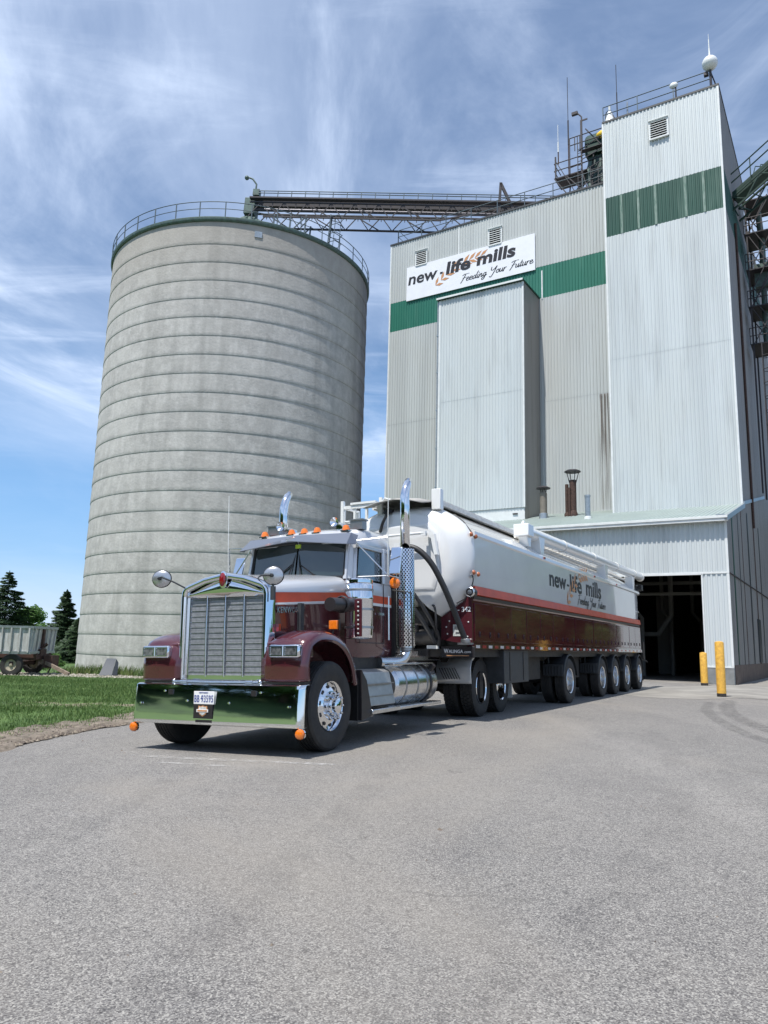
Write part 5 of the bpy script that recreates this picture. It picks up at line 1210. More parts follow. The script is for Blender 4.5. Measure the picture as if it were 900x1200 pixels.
for s in (1, -1):
    m_ = MB(); m_.prism([(-1.03, s * .015, 2.20), (-1.07, s * .79, 2.20), (-1.155, s * .79, 2.72), (-1.115, s * .015, 2.74)], (-.006, 0, 0)); m_.build('windshield', 'glass', tr)
    m_ = MB(); m_.prism([(-1.20, s * .915, 2.20), (-1.96, s * .925, 2.20), (-1.96, s * .915, 2.64), (-1.29, s * .90, 2.64)], (0, s * .004, 0)); m_.build('side_window', 'glass', tr)
    m_ = MB(); m_.tube([(-1.22, s * .952, 1.30), (-1.22, s * .952, 2.18)], .006, 6); m_.tube([(-1.98, s * .955, 1.30), (-1.98, s * .955, 2.18)], .006, 6); m_.tube([(-1.22, s * .952, 1.30), (-1.98, s * .955, 1.30)], .006, 6)
    do = m_.build('door', 'ink', tr); m_ = MB(); m_.box((-1.85, s * .975, 1.72), (.16, .03, .035)); m_.tube([(-2.08, s * .99, 1.35), (-2.08, s * .99, 2.0)], .014, 8); m_.build('handle', 'alu', do)
    m_ = MB(); a = (-1.00 - .0, s * .12); m_.bar((-1.005, s * .10, 2.24), (-1.10, s * .02, 2.58), .012, .02); m_.bar((-1.00, s * .12, 2.22), (-1.03, s * .34, 2.25), .014, .02); m_.bar((-1.045, s * .06, 2.42), (-1.035, s * .36, 2.22), .018, .012); m_.build('wiper', 'ink', tr)
m_ = MB(); m_.bx((-1.12, -.045, 2.66), (-1.10, .045, 2.715)); m_.build('windshield_sticker', mat('lime_sticker', (.35, .5, .05), .5), tr)
# sun visor
m_ = MB()
for s in (1, -1):
    P = [(-1.10, 0, 2.85), (-1.13, s * .86, 2.83), (-.92, s * .90, 2.645), (-.875, 0, 2.735)]
    m_.add(P, [(0, 1, 2, 3)]); m_.add([(-1.13, s * .86, 2.83), (-1.20, s * .93, 2.80), (-1.10, s * .945, 2.66), (-.92, s * .90, 2.645)], [(0, 1, 2, 3)])
m_.build('sun_visor', 'silver', tr, smooth=0, solid=.01)
for y in (-.70, -.22, 0, .22, .70):
    m_ = MB(); m_.lathe([(.001, .09), (.03, .075), (.045, .03), (.048, 0)], (0, 0, 0), 'Z', 16); m_.v = [(-1.27 + a * 1.3, y + b * 1.25, 2.895 + c) for a, b, c in m_.v]
    rl = m_.build('roof_lamp', 'amber', tr); m_ = MB(); m_.box((-1.29, y, 2.89), (.15, .13, .02)); m_.build('lamp_base', 'alu', rl)
for y in (-.46, .47):
    m_ = MB(); m_.lathe([(.02, -.42), (.022, -.1), (.05, 0), (.075, .03), (.07, .03), (.001, -.02)], (-1.35, y, 3.05), 'X', 16); m_.box((-1.6, y, 2.99), (.2, .12, .08)); m_.build('air_horn', 'chrome', tr)
m_ = MB(); m_.box((-1.5, .78, 3.0), (.14, .2, .13)); m_.box((-1.5, .78, 3.075), (.17, .24, .02)); m_.build('roof_box', 'steel', tr); m_ = MB(); m_.box((-1.45, -.62, 3.0), (.14, .2, .13)); m_.box((-1.45, -.62, 3.075), (.17, .24, .02)); m_.build('roof_box', 'steel', tr)
# cab interior
m_ = MB(); m_.bx((-1.10, -.8, 2.10), (-1.35, .8, 2.24)); m_.bx((-1.75, .2, 2.0), (-1.88, .72, 2.58)); m_.bx((-1.75, -.72, 2.0), (-1.88, -.2, 2.58)); m_.lathe([(.19, -.014), (.205, 0), (.19, .014), (.178, 0), (.19, -.014)], (-1.42, .45, 2.30), 'X', 24); m_.build('cab_interior', 'interior', tr)
# air cleaners
for s in (1, -1):
    c = (-.95, s * 1.08)
    m_ = MB(); m_.lathe([(.001, 1.34), (.15, 1.34), (.185, 1.36), (.19, 1.40), (.19, 1.86), (.193, 1.87), (.193, 1.90), (.19, 1.91), (.19, 2.05), (.18, 2.08), (.19, 2.09), (.19, 2.13), (.17, 2.15), (.001, 2.155)], (*c, 0), seg=32); ao = m_.build('air_cleaner', 'chrome', tr)
    for z in (1.48, 1.72, 1.98): m_ = MB(); m_.lathe([(.192, z), (.197, z + .004), (.197, z + .028), (.192, z + .032)], (*c, 0), seg=32); m_.build('strap', 'steel', ao)
    m_ = MB(); m_.tube(catmull([(-.24, s * 1.03, 1.77), (-.42, s * 1.04, 1.775), (-.80, s * 1.05, 1.79)], 5), .088, 16); m_.lathe([(.10, -.02), (.115, 0), (.115, .03), (.10, .05)], (-.55, s * 1.045, 1.785), 'X', 20); m_.build('intake_hose', 'ink', ao)
    m_ = MB(); m_.bx((-.70, s * 1.14, 1.37), (-.715, s * 1.25, 1.86)); lbm = m_.build('light_bar', 'maroon', tr, bevel=.004)
    m_ = MB()
    for k in range(8): m_.ball((-.692, s * 1.20, 1.41 + k * .058), .014, 8)
    m_.build('lamp', 'label', lbm)
# door mirrors on brackets
for s in (1, -1):
    m_ = MB(); y = s * 1.36
    m_.tube([(-1.15, s * .93, 2.72), (-1.28, y, 2.76), (-1.32, y, 2.22), (-1.18, s * .93, 2.21)], .010, 8); m_.tube([(-1.2, s * .9, 2.70), (-1.3, y - s * .03, 2.24)], .010, 8); m_.tube([(-1.3, y, 2.22), (-1.62, y + s * .02, 2.21)], .010, 8); br_ = m_.build('mirror_bracket', 'alu', tr)
    m_ = MB(); m_.box((-1.54, y, 2.45), (.04, .18, .42), Matrix.Rotation(R(-16), 3, 'Y')); m_.build('door_mirror', 'chrome', br_, bevel=.015)
    m_ = MB(); m_.lathe([(.001, .05), (.05, .045), (.075, .02), (.078, -.02), (.001, -.03)], (-1.5, y, 2.13), 'X', 18); m_.build('mirror_lamp', 'amber', br_)
    m_ = MB(); m_.tube([(-1.28, y, 2.20), (-1.26, y + s * .01, 2.75), (-1.26, y + s * .03, 3.6 if s < 0 else 4.1)], .006, 6); m_.build('whip_antenna', 'trim', br_)
# exhaust stacks
for s in (1, -1):
    yx = 1.12 * s; xx = -2.42
    m_ = MB(); m_.tube([(0, 0, 2.6), (0, 0, 3.45), (0, 0, 3.58), (-.03, s * .0 + .0, 3.68), (-.10, 0, 3.80), (-.16, 0, 3.86)], [.072, .072, .070, .066, .062, .054], 20, cap=False); m_.v = [(a + xx, b + yx, c) for a, b, c in m_.v]
    eo = m_.build('exhaust_stack', 'chrome', tr, solid=.004)
    m_ = MB(); m_.lathe([(.138, 1.26), (.140, 1.27), (.140, 2.73), (.136, 2.74)], seg=48); m_.build('heat_guard', 'guard', eo, loc=(xx, yx, 0))
    m_ = MB(); m_.lathe([(.095, 1.2), (.095, 2.7), (.076, 2.74)], (xx, yx, 0), seg=20); m_.build('muffler', 'steel', eo)
    m_ = MB(); m_.tube(catmull([(xx, yx, 1.30), (xx, yx, 1.18), (xx + .08, yx - s * .03, 1.07), (xx + .25, yx - s * .1, 1.03), (xx + .55, yx - s * .2, 1.03)], 5), .085, 18); m_.lathe([(.13, 1.24), (.13, 1.27), (.09, 1.28)], (xx, yx, 0), seg=24); m_.build('elbow', 'alu', eo)
    m_ = MB(); m_.bx((-2.28, s * .9, 1.1), (-2.34, s * 1.0, 2.72)); m_.tube([(-2.3, s * 1.0, 1.15), (-2.26, s * 1.3, 1.2), (-2.2, s * 1.3, 2.05), (-2.22, s * .98, 2.1)], .012, 8); m_.build('stack_bracket', 'chassis', eo)
# steps, battery box, tank
for s in (1, -1):
    m_ = MB(); m_.prism([(-.98, s * .62, .94), (-.98, s * 1.02, .94), (-1.0, s * 1.10, .90), (-1.0, s * 1.20, .46), (-1.0, s * .62, .44)], (-.86, 0, 0)); bb = m_.build('battery_box', 'brushed', tr, bevel=.012)
    m_ = MB()
    for z in (.58, .74): m_.bx((-1.0, s * 1.12, z), (-1.84, s * 1.185, z + .012))
    m_.build('seam', 'steel', bb)
    m_ = MB(); m_.prism([(-.80, s * 1.20, .94), (-.80, s * 1.20, .30), (-1.12, s * 1.20, .34), (-.95, s * 1.20, .80)], (0, -s * .5, 0)); m_.build('splash_guard', 'ink', tr)
    m_ = MB(); m_.bx((-1.05, s * 1.0, .36), (-1.95, s * 1.24, .42)); m_.bx((-1.97, s * 1.02, .365), (-3.55, s * 1.235, .41)); m_.bx((-1.9, s * 1.0, .99), (-3.4, s * 1.16, 1.015)); m_.bx((-2.0, s * .45, 1.04), (-4.7, s * .8, 1.06)); m_.build('step', 'alu', tr, bevel=.008)
    m_ = MB(); m_.lathe([(.001, -3.58), (.27, -3.57), (.305, -3.53), (.31, -3.5), (.31, -2.03), (.305, -2.0), (.27, -1.96), (.001, -1.95)], (0, s * .88, .70), 'X', 40); to = m_.build('fuel_tank', 'alu', tr)
    for x in (-2.28, -2.72, -3.1):
        m_ = MB(); m_.lathe([(.312, x - .02), (.318, x - .018), (.318, x + .018), (.312, x + .02)], (0, s * .88, .70), 'X', 40); m_.build('strap', 'steel', to)
    m_ = MB(); m_.lathe([(.313, -3.28), (.324, -3.27), (.324, -3.22), (.313, -3.21)], (0, s * .88, .70), 'X', 40); m_.build('strap', 'ink', to)
    m_ = MB(); m_.tube([(-3.42, s * 1.1, .92), (-3.42, s * 1.16, .98)], .05, 14); m_.build('filler_cap', 'ink', to)
    # full tandem fender
    ff = [(-5.02, .62), (-5.0, .86), (-5.03, .96), (-5.12, 1.06), (-5.30, 1.135), (-5.6, 1.165), (-6.4, 1.17), (-7.2, 1.16), (-7.5, 1.10), (-7.66, .96), (-7.70, .60)]
    ff = [(p.x, p.z) for p in catmull([(a, 0, b) for a, b in ff], 3)]
    m_ = MB(); m_.loft([[(x, s * .58, z), (x, s * 1.235, z), (x + (.0), s * 1.245, z - .03 if -7.5 < x < -5.1 else z)] for x, z in ff], closed=False); fo = m_.build('rear_fender', 'fender_alu', tr, smooth=40, solid=.012)
    m_ = MB(); m_.bx((-7.72, s * .62, .25), (-7.74, s * 1.2, .75)); m_.build('mudflap', 'trim', fo)
    m_ = MB()
    for k in range(7): 
        a = (-4.995, s * (.66 + k * .05), .80); m_.bar((-4.985, s * (.64 + k * .05), .90), (-4.985, s * (.74 + k * .05), .70 ), .016, .01)
    m_.build('fender_tread', 'ink', fo)
m_ = MB(); m_.tube([(-4.3, .0, 1.1), (-4.3, .0, 1.28)], .12, 12); m_.bx((-3.2, .2, 1.06), (-4.2, .75, 1.12)); m_.bx((-3.6, .35, 1.12), (-3.8, .5, 1.2)); m_.bx((-4.2, .4, 1.12), (-4.4, .55, 1.2)); m_.build('deck_plate', 'alu', tr)
# ------------------------------------------------------------------ trailer
rl_ = R(1.2); az_ = R(-119.3); yl = Vector((-math.sin(az_) * math.cos(rl_), math.cos(az_) * math.cos(rl_), math.sin(rl_)))
TLO = Vector((4.62, 18.60, 0)) - yl * 1.27
tl = thing('tanker_trailer', 'long white and maroon bulk feed tank trailer with orange stripe and five rear axles', 'trailer', tuple(TLO), (rl_, 0, az_))
wt = make_wheel('tdual', 0)
AX = (0.0, -3.35, -5.0, -6.65, -8.65)
k = 0
for x in AX:
    for s in (1, -1): put(wt, tl, x, 1.135 * s, k == 0, .37 * k); k += 1
FX, RX = 6.10, -8.95
# tank body section (y, z) for the right half, bottom to top
SEC = [(0, 2.02), (.45, 2.0), (.70, 1.80), (1.12, 2.06), (1.27, 2.36), (1.315, 2.62), (1.33, 2.85), (1.315, 3.10), (1.28, 3.26), (1.17, 3.44), (1.0, 3.58), (.76, 3.73), (.5, 3.82), (0, 3.86)]
def ring(x, k=1.0, zc=2.9, kz=None, dz=0):
    kz = kz or k; h = [(y * k, zc + (z - zc) * kz + dz) for y, z in SEC]
    return [(x, -y, z) for y, z in h[::-1]][:-1] + [(x, y, z) for y, z in h]
BODY = [(0, 2.0), (.9, 2.0), (1.27, 2.20), (1.285, 2.34), (1.30, 2.60), (1.30, 3.20), (1.30, 3.26), (1.20, 3.40), (1.0, 3.57), (.76, 3.72), (.5, 3.82), (0, 3.86)]
def bring(x, k=1.0, kz=1.0):
    h = [(y * k, 2.9 + (z - 2.9) * kz) for y, z in BODY]
    return [(x, -y, z) for y, z in h[::-1]][:-1] + [(x, y, z) for y, z in h]
m_ = MB(); m_.loft([bring(x) for x in (FX, 4, 1, -2, -5, -8.2)] + [bring(-8.7, .995, .99), bring(-9.05, .95, .92), bring(-9.2, .80, .75)], closed=True, cap=True); tk = m_.build('tank_body', 'tank', tl, smooth=30)
m_ = MB(); m_.loft([ring(FX + .002), ring(FX + .05, .998), ring(FX + .14, .97, kz=.975), ring(FX + .33, .86, kz=.89), ring(FX + .40, .80, kz=.84), ring(FX + .43, .73, kz=.78)], closed=True, cap=True); fe = m_.build('front_head', 'tank', tk, smooth=50)
m_ = MB(); m_.loft([[(FX + .44 + d, y * k_, 2.9 + (z - 2.9) * k_) for y, z in ((-.75, 2.25), (.75, 2.25), (.82, 2.5), (.82, 3.25), (.62, 3.45), (-.62, 3.45), (-.82, 3.25), (-.82, 2.5))] for d, k_ in ((-.02, 1), (.0, 1), (.012, .97), (.012, .90))], closed=True, cap=True); m_.build('front_panel', 'tank', tk, bevel=.01)
# seam ring at the front corner and upper lip

for s in (1, -1):
    m_ = MB(); m_.prism([(FX, s * 1.285, 3.20), (FX, s * 1.33, 3.24), (FX, s * 1.325, 3.31), (FX, s * 1.24, 3.38)], (-15.1, 0, 0)); m_.prism([(FX, s * 1.29, 2.60), (FX, s * 1.303, 2.60), (FX, s * 1.303, 2.615), (FX, s * 1.29, 2.615)], (-15.0, 0, 0)); m_.build('upper_lip', 'tank', tk)
    m_ = MB(); m_.prism([(FX, s * 1.24, 2.17), (FX, s * 1.34, 2.18), (FX, s * 1.31, 2.335), (FX, s * 1.26, 2.345)], (-15.0, 0, 0)); m_.build('orange_stripe', 'orange', tk)
    m_ = MB(); m_.prism([(FX, s * 1.20, 2.10), (FX, s * 1.29, 2.10), (FX, s * 1.30, 2.165), (FX, s * 1.20, 2.165)], (-15.0, 0, 0)); m_.build('gap_rail', 'ink', tk)
    # maroon lower body
    m_ = MB(); m_.prism([(FX + .05, s * 1.20, 1.30), (FX + .05, s * 1.292, 1.30), (FX + .05, s * 1.292, 2.075), (FX + .05, s * 1.31, 2.10), (FX + .05, s * 1.20, 2.10)], (-15.1, 0, 0)); sp_ = m_.build('side_skirt', 'maroon_panel', tl)
    m_ = MB(); m_.prism([(FX + .06, s * 1.18, 1.235), (FX + .06, s * 1.315, 1.235), (FX + .06, s * 1.315, 1.325), (FX + .06, s * 1.18, 1.325)], (-15.15, 0, 0)); rb = m_.build('lower_rail', 'maroon', tl)
    if s > 0:
        for c_ in (0, 1):
            m_ = MB(); m_.bx((-.02, 1.315, 1.255), (-.19, 1.319, 1.305)); p_ = m_.build('reflector_tape', ('tape_white', 'tape_red')[c_], rb)
            for i in range(c_, 50, 2):
                o_ = p_ if i == c_ else copy_tree(p_, rb); o_.location = (FX - i * .30, 0, 0)
    m_ = MB(); m_.prism([(FX + .055, s * .70, 1.40), (FX + .055, s * 1.29, 1.30), (FX + .055, s * 1.29, 2.22), (FX + .055, s * 1.12, 2.05), (FX + .055, s * .70, 1.79)], (.03, 0, 0)); fp_ = m_.build('front_corner_panel', 'maroon', tl)
    if s > 0:
        text('lettering', '- 342', 'inkwhite', fp_, (FX + .086, 1.02, 1.88), (0, 1, 0), (0, 0, 1), .25, .085, .004, bold=.012)
        m_ = MB(); m_.bx((FX + .086, .93, 1.46), (FX + .092, 1.07, 1.66)); m_.build('notice_label', 'label', fp_); m_ = MB(); m_.bx((FX + .0925, .96, 1.57), (FX + .095, 1.04, 1.63)); m_.bx((FX + .0925, .98, 1.50), (FX + .095, 1.05, 1.53)); m_.build('notice_print', 'steel', fp_)
        m_ = MB()
        for y, z in ((.82, 1.5), (.86, 1.72), (1.2, 1.45), (.80, 1.62), (1.22, 1.7)): m_.ball((FX + .088, y, z), .015, 8)
        m_.build('rivet', 'trim', fp_)
# side storage doors on the seen side
d0 = None; n = 16; wdt = 15.0 / n
for i in range(n):
    if i == 0:
        m_ = MB(); m_.bx((-.013, 0, 0), (-wdt + .013, .012, .66)); d0 = m_.build('storage_door', 'maroon_panel', tl, bevel=.004)
        for x in (-.22, -wdt + .22):
            m_ = MB(); m_.lathe([(.001, .014), (.017, .013), (.021, .005), (.021, 0)], (x, .012, .15), 'Y', 14); m_.tube([(x - .018, .016, .155), (x - .018, .02, .095), (x, .02, .075), (x + .018, .02, .095), (x + .018, .016, .155)], .006, 6); m_.build('latch', 'darksteel', d0)
        dd = d0
    else: dd = copy_tree(d0, tl)
    dd.parent = tl; dd.location = (FX + .02 - i * wdt, 1.2955, 1.375); dd.rotation_euler = (R(random.uniform(-.5, .5)), 0, R(random.uniform(-.45, .45)))
# lettering on the tank side (reads front to back)
sd = 1.3015
kw = dict(proud=.006)
def tside(body, x, z, w, h, m='ink', **k): return text('lettering', body, m, tk, (x, sd, z), (-1, 0, 0), (0, 0, 1), w, h, .006, **k)
tside('new', 1.57, 2.695, 1.38, .27, bold=.02); m_ = MB(); m_.bx((.13, sd, 2.80), (-.06, sd + .006, 2.85)); m_.build('lettering', 'ink', tk)
tside('life', -.16, 2.69, 1.10, .44, bold=.02); tside('mills', -1.72, 2.695, 1.66, .44, bold=.02)
strokes('lettering', SCR, 'ink', tk, (-.80, sd + .001, 2.43), (-1, 0, 0), (0, 0, 1), 3.05 / SW, .115, .014, .004)
wheat_ear(tk, (.20, sd - .001, 2.36), (-1, 0, 0), (0, 0, 1), 2.2, R(24), .36, .006)
# WALINGA board
m_ = MB(); m_.bx((FX + .10, .72, 1.09), (FX + .13, 1.34, 1.28)); wb = m_.build('name_board', 'ink', tl, bevel=.004)
text('lettering', 'W', 'inkwhite', wb, (FX + .131, .77, 1.165), (0, 1, 0), (0, 0, 1), .085, .075, .004, bold=.012)
text('lettering', 'ALINGA', 'inkwhite', wb, (FX + .131, .86, 1.168), (0, 1, 0), (0, 0, 1), .27, .058, .004, bold=.01)
text('lettering', '.com', 'inkwhite', wb, (FX + .131, 1.145, 1.168), (0, 1, 0), (0, 0, 1), .13, .032, .004)
m_ = MB(); m_.bx((FX + .131, .82, 1.118), (FX + .134, 1.24, 1.130)); m_.build('underline', 'wheat', wb)
# front machinery between the corner panels
m_ = MB(); m_.bx((FX - .1, -.7, 1.3), (FX - .05, .7, 2.0)); m_.bx((FX - .2, -1.2, 1.10), (FX + .05, 1.2, 1.24)); m_.tube([(FX + .1, .1, 1.45), (FX + .1, .62, 1.45)], .14, 16); m_.tube([(FX + .16, -.6, 1.6), (FX + .16, .3, 1.6)], .09, 12); m_.bx((FX, .25, 1.65), (FX + .2, .5, 1.9)); m_.bx((4.9, -.45, 1.08), (6.2, .45, 1.24))
m_.build('blower_gear', 'chassis', tl)
m_ = MB(); m_.bx((FX + .1, .45, 1.24), (FX + .16, .66, 1.30)); m_.build('bracket_plate', 'trim', tl)
m_ = MB(); m_.tube(catmull([(6.95, .25, 2.86), (6.95, .36, 2.97), (6.92, .60, 2.92), (6.85, .84, 2.66), (6.70, 1.02, 2.22), (6.45, 1.12, 1.75), (6.30, 1.20, 1.40)], 8), .052, 14); ho = m_.build('hose', 'hose', tl)
m_ = MB(); m_.lathe([(.075, 0), (.085, .02), (.085, .06), (.06, .08)], (6.28, 1.20, 1.34), seg=18); m_.bx((6.15, 1.08, 1.31), (6.35, 1.30, 1.345)); m_.build('coupling', 'steel', ho)
m_ = MB(); m_.tube(catmull([(6.9, .22, 2.9), (6.9, .18, 2.5), (6.85, .35, 2.1), (6.7, .55, 1.75), (6.4, .68, 1.35)], 8), .04, 12); m_.tube(catmull([(6.95, .1, 2.6), (6.9, .40, 2.3), (6.7, .62, 1.9), (6.4, .72, 1.5), (6.3, .70, 1.3)], 8), .035, 12); m_.tube(catmull([(6.3, .5, 2.0), (6.5, .72, 1.95), (6.5, .75, 1.6), (6.2, .6, 1.4)], 6), .02, 8); m_.build('hose', 'hose', tl)
m_ = MB(); m_.tube([(6.72, -.9, 3.22), (6.72, .62, 3.24)], .025, 10); m_.bx((6.66, .58, 3.19), (6.74, .66, 3.28)); m_.prism([(6.60, .62, 3.30), (6.60, .80, 3.22), (6.60, .86, 2.85), (6.60, .80, 2.85), (6.60, .74, 3.14)], (.08, 0, 0)); m_.tube([(6.72, .12, 2.3), (6.72, .12, 3.0)], .03, 8); m_.bx((6.66, .06, 2.95), (6.78, .18, 3.08)); m_.build('front_bracket', 'white', tl)
# markers at the front corner
for y, z in ((1.26, 3.24), (1.30, 2.56)):
    for dx in (.10, -.06):
        m_ = MB(); m_.lathe([(.001, .05), (.03, .04), (.045, .01), (.045, 0)], (0, 0, 0), 'Y', 14); m_.v = [(a + FX + dx, b + y + (.05 if dx < 0 else .03), c + z - (.02 if dx < 0 else 0)) for a, b, c in m_.v]; m_.build('marker_light', 'amberdark', tl)
m_ = MB(); m_.box((FX + .10, 1.30, 2.49), (.10, .03, .04)); m_.build('latch_plate', 'alu', tl)
m_ = MB(); m_.lathe([(.001, .02), (.075, .02), (.08, .0), (.08, -.15), (.001, -.15)], (FX + .18, 1.30, 2.21), 'X', 24); cam_o = m_.build('end_cap', 'ink', tl); m_ = MB(); m_.lathe([(.085, -.01), (.088, .02), (.072, .03), (.068, .022)], (FX + .18, 1.30, 2.21), 'X', 24); m_.lathe([(.04, .022), (.04, .028), (.001, .03)], (FX + .18, 1.30, 2.21), 'X', 16); m_.build('cap_ring', 'alu', cam_o)
m_ = MB(); m_.tube(catmull([(FX + .14, 1.32, 2.52), (FX + .14, 1.34, 2.40), (FX + .16, 1.24, 2.15), (FX + .2, 1.05, 2.02)], 5), .012, 6); m_.tube([(FX + .02, 1.30, 3.26), (FX + .02, 1.12, 3.50), (FX + .02, .95, 3.64)], .010, 6); m_.build('cable', 'ink', tl)
for x in (2.0, -2.6, -5.4):
    m_ = MB(); m_.box((x, 1.335, 3.28), (.10, .02, .045)); m_.build('marker_light', 'red', tl)
# walkway beam and tarp cover on top
for s in (1, -1):
    m_ = MB(); m_.bx((6.25, s * .56, 3.86), (-8.6, s * .66, 3.95)); m_.bx((6.25, s * .66, 3.84), (-8.6, s * .70, 3.90)); m_.build('top_rail', 'offwhite', tl)
m_ = MB(); m_.bx((6.22, .60, 3.72), (6.36, .78, 4.10)); m_.build('rail_post', 'white', tl, bevel=.01)
m_ = MB(); m_.loft([[(x, -.60, z - .02), (x, -.35, z + .05), (x, 0, z + .09), (x, .35, z + .05), (x, .60, z - .02)] for x, z in ((6.75, 3.80), (6.3, 3.90), (5, 3.96), (-2, 3.97), (-8.5, 3.95))], closed=False); m_.build('top_cover', mat('grey_tarp', (.40, .39, .37), .7, 0, var=.3, vscale=3), tl, solid=.02)
for x in (3, -.2, -3.4, -6.6):
    m_ = MB(); m_.lathe([(.26, 3.95), (.28, 4.02), (.28, 4.08), (.2, 4.12), (.001, 4.13)], (x, 0, 0), seg=24); m_.build('hatch', 'white', tl)
# unloading auger along the seen shoulder
m_ = MB(); P0, P1 = Vector((2.7, 1.12, 3.80)), Vector((-10.1, 1.16, 3.96)); m_.tube([P0, P1], .145, 24); au = m_.build('auger_tube', 'white', tl)
for t in (.22, .45, .68, .9): p = P0.lerp(P1, t); m_ = MB(); m_.tube([p - Vector((.03, 0, 0)), p + Vector((.03, 0, 0))], .155, 24); m_.build('band', 'offwhite', au)
m_ = MB(); m_.tube([P1 + Vector((.06, 0, 0)), P1 - Vector((.12, 0, .02))], .152, 24); m_.build('end_collar', 'offwhite', au)
m_ = MB(); m_.bx((2.95, .95, 3.68), (2.58, 1.29, 3.94)); m_.tube([(2.78, 1.12, 3.94), (2.78, 1.12, 4.03)], .03, 8); m_.bx((2.83, 1.09, 3.93), (2.72, 1.15, 4.0)); m_.prism([(2.85, 1.02, 3.68), (2.55, 1.02, 3.68), (2.6, 1.02, 3.46), (2.75, 1.02, 3.46)], (0, .2, 0)); m_.build('gearbox', 'white', au, bevel=.012)
for x in (1.9, -4.4, -8.4):
    m_ = MB(); m_.prism([(x + .22, 1.0, 3.80), (x - .22, 1.0, 3.80), (x - .10, 1.0, 3.36), (x + .10, 1.0, 3.36)], (0, .26, 0)); m_.build('cradle', 'white', tl, bevel=.01)
m_ = MB(); m_.tube([(2.6, .98, 3.62), (-8.3, .98, 3.70)], .04, 8); m_.tube([(2.6, .86, 3.72), (-8.3, .86, 3.78)], .03, 8)
for i in range(34): m_.bx((2.4 - i * .31, .84, 3.70), (2.36 - i * .31, 1.0, 3.72))
m_.build('hydraulic_pipe', 'offwhite', tl)
# front top handrail cage
m_ = MB()
for x, ys_ in ((6.42, (-1.22, -.98, -.72, -.45)), (5.9, (-1.22, -.45))):
    for y in ys_: m_.bar((x, y, 3.36 if abs(y) > 1 else 3.5), (x, y, 3.92), .045)
for y in (-1.24, -.40): m_.bar((6.44, y, 3.3), (6.44, y, 4.02), .06)
m_.bx((6.40, -1.22, 3.86), (6.46, -.42, 3.92)); m_.bx((6.38, -1.05, 3.93), (6.48, -.50, 3.97)); m_.tube([(6.42, -1.2, 3.62), (6.42, -.42, 3.62)], .02, 8)
for y in (-1.22, -.45): m_.tube([(6.42, y, 3.88), (5.9, y, 3.90)], .022, 8); m_.tube([(6.42, y, 3.62), (5.9, y, 3.66)], .02, 8)
m_.tube([(6.44, -.40, 3.9), (6.5, -.28, 3.98), (6.45, -.18, 3.95)], .022, 8); m_.build('handrail', 'white', tl)
m_ = MB(); m_.tube(catmull([(6.55, -.35, 3.35), (6.62, -.26, 3.5), (6.6, -.18, 3.66), (6.5, -.2, 3.72)], 5), .03, 8); m_.bx((6.46, -.28, 3.68), (6.56, -.12, 3.76)); m_.build('hose_elbow', 'hose', tl)
# under-body: beams, axles, fenders, landing box
m_ = MB()
for s in (1, -1): m_.bx((5.6, s * .42, 1.0), (-9.0, s * .54, 1.24))
for x in AX: m_.tube([(x, -.9, .53), (x, .9, .53)], .075, 10); m_.bx((x - .3, -.6, .62), (x + .3, .6, .75))
m_.bx((5.9, -1.15, 1.10), (-9.0, 1.15, 1.235)); m_.bx((3.6, -.9, .60), (1.2, .9, 1.1)); m_.bx((-1.0, -.85, .55), (-2.4, .85, 1.1)); m_.bx((-8.95, -1.2, .95), (-9.05, 1.2, 1.2))
m_.build('underframe', 'chassis', tl)
m_ = MB(); m_.bx((4.5, .8, .60), (3.05, 1.24, 1.233)); tb = m_.build('tool_box', 'darkgrey', tl, bevel=.01); m_ = MB(); m_.bx((4.2, 1.24, .64), (4.17, 1.25, 1.2)); m_.build('hinge_strip', 'chassis', tb); m_ = MB(); m_.bx((3.4, 1.24, .64), (3.37, 1.25, 1.2)); m_.build('hinge_strip', 'chassis', tb)
m_ = MB(); m_.bx((4.9, -1.0, .30), (4.7, -.8, 1.1)); m_.bx((4.9, .75, .34), (4.75, .9, 1.1)); m_.build('landing_leg', 'chassis', tl)
for i, x in enumerate(AX):
    for s in (1, -1):
        m_ = MB(); rr_ = []
        for k_ in range(15):
            a = R(8 + 164 * k_ / 14); rr_.append([(x + .60 * math.cos(a), s * .82, .56 + .60 * math.sin(a)), (x + .60 * math.cos(a), s * 1.27, .56 + .60 * math.sin(a)), (x + .57 * math.cos(a), s * 1.285, .56 + .57 * math.sin(a))])
        m_.loft(rr_, closed=False); fo = m_.build('wheel_fender', 'darkgrey', tl, smooth=40, solid=.012)
    if i < 2:
        m_ = MB()
        for k_ in range(6): m_.bx((x + .63 + .0, .80 + k_ * .07, .68), (x + .66, .83 + k_ * .07, .88)); 
        m_.bx((x + .61, .80, .66), (x + .63, 1.26, .92))
        for k_ in range(3): m_.bx((x + .75, .72 + k_ * .12, .95), (x + .78, .74 + k_ * .12, 1.1))
        m_.build('ribbed_guard', 'darkgrey', tl)
m_ = MB(); m_.bx((-9.30, .80, .28), (-9.32, 1.25, .90)); m_.build('mudflap', 'black', tl)
m_ = MB()
for y in (.7, 1.1): m_.bar((-9.28, y, 1.1), (-9.28, y, 2.1), .03)
for k_ in range(5): m_.bar((-9.28, .7, 1.2 + k_ * .2), (-9.28, 1.1, 1.2 + k_ * .2), .025)
m_.tube([(-9.15, 1.25, 1.0), (-9.45, 1.35, .95), (-9.5, 1.38, .90)], .02, 8); m_.bx((-9.2, 1.24, 1.0), (-9.4, 1.32, 1.6)); m_.build('rear_ladder', 'chassis', tl)
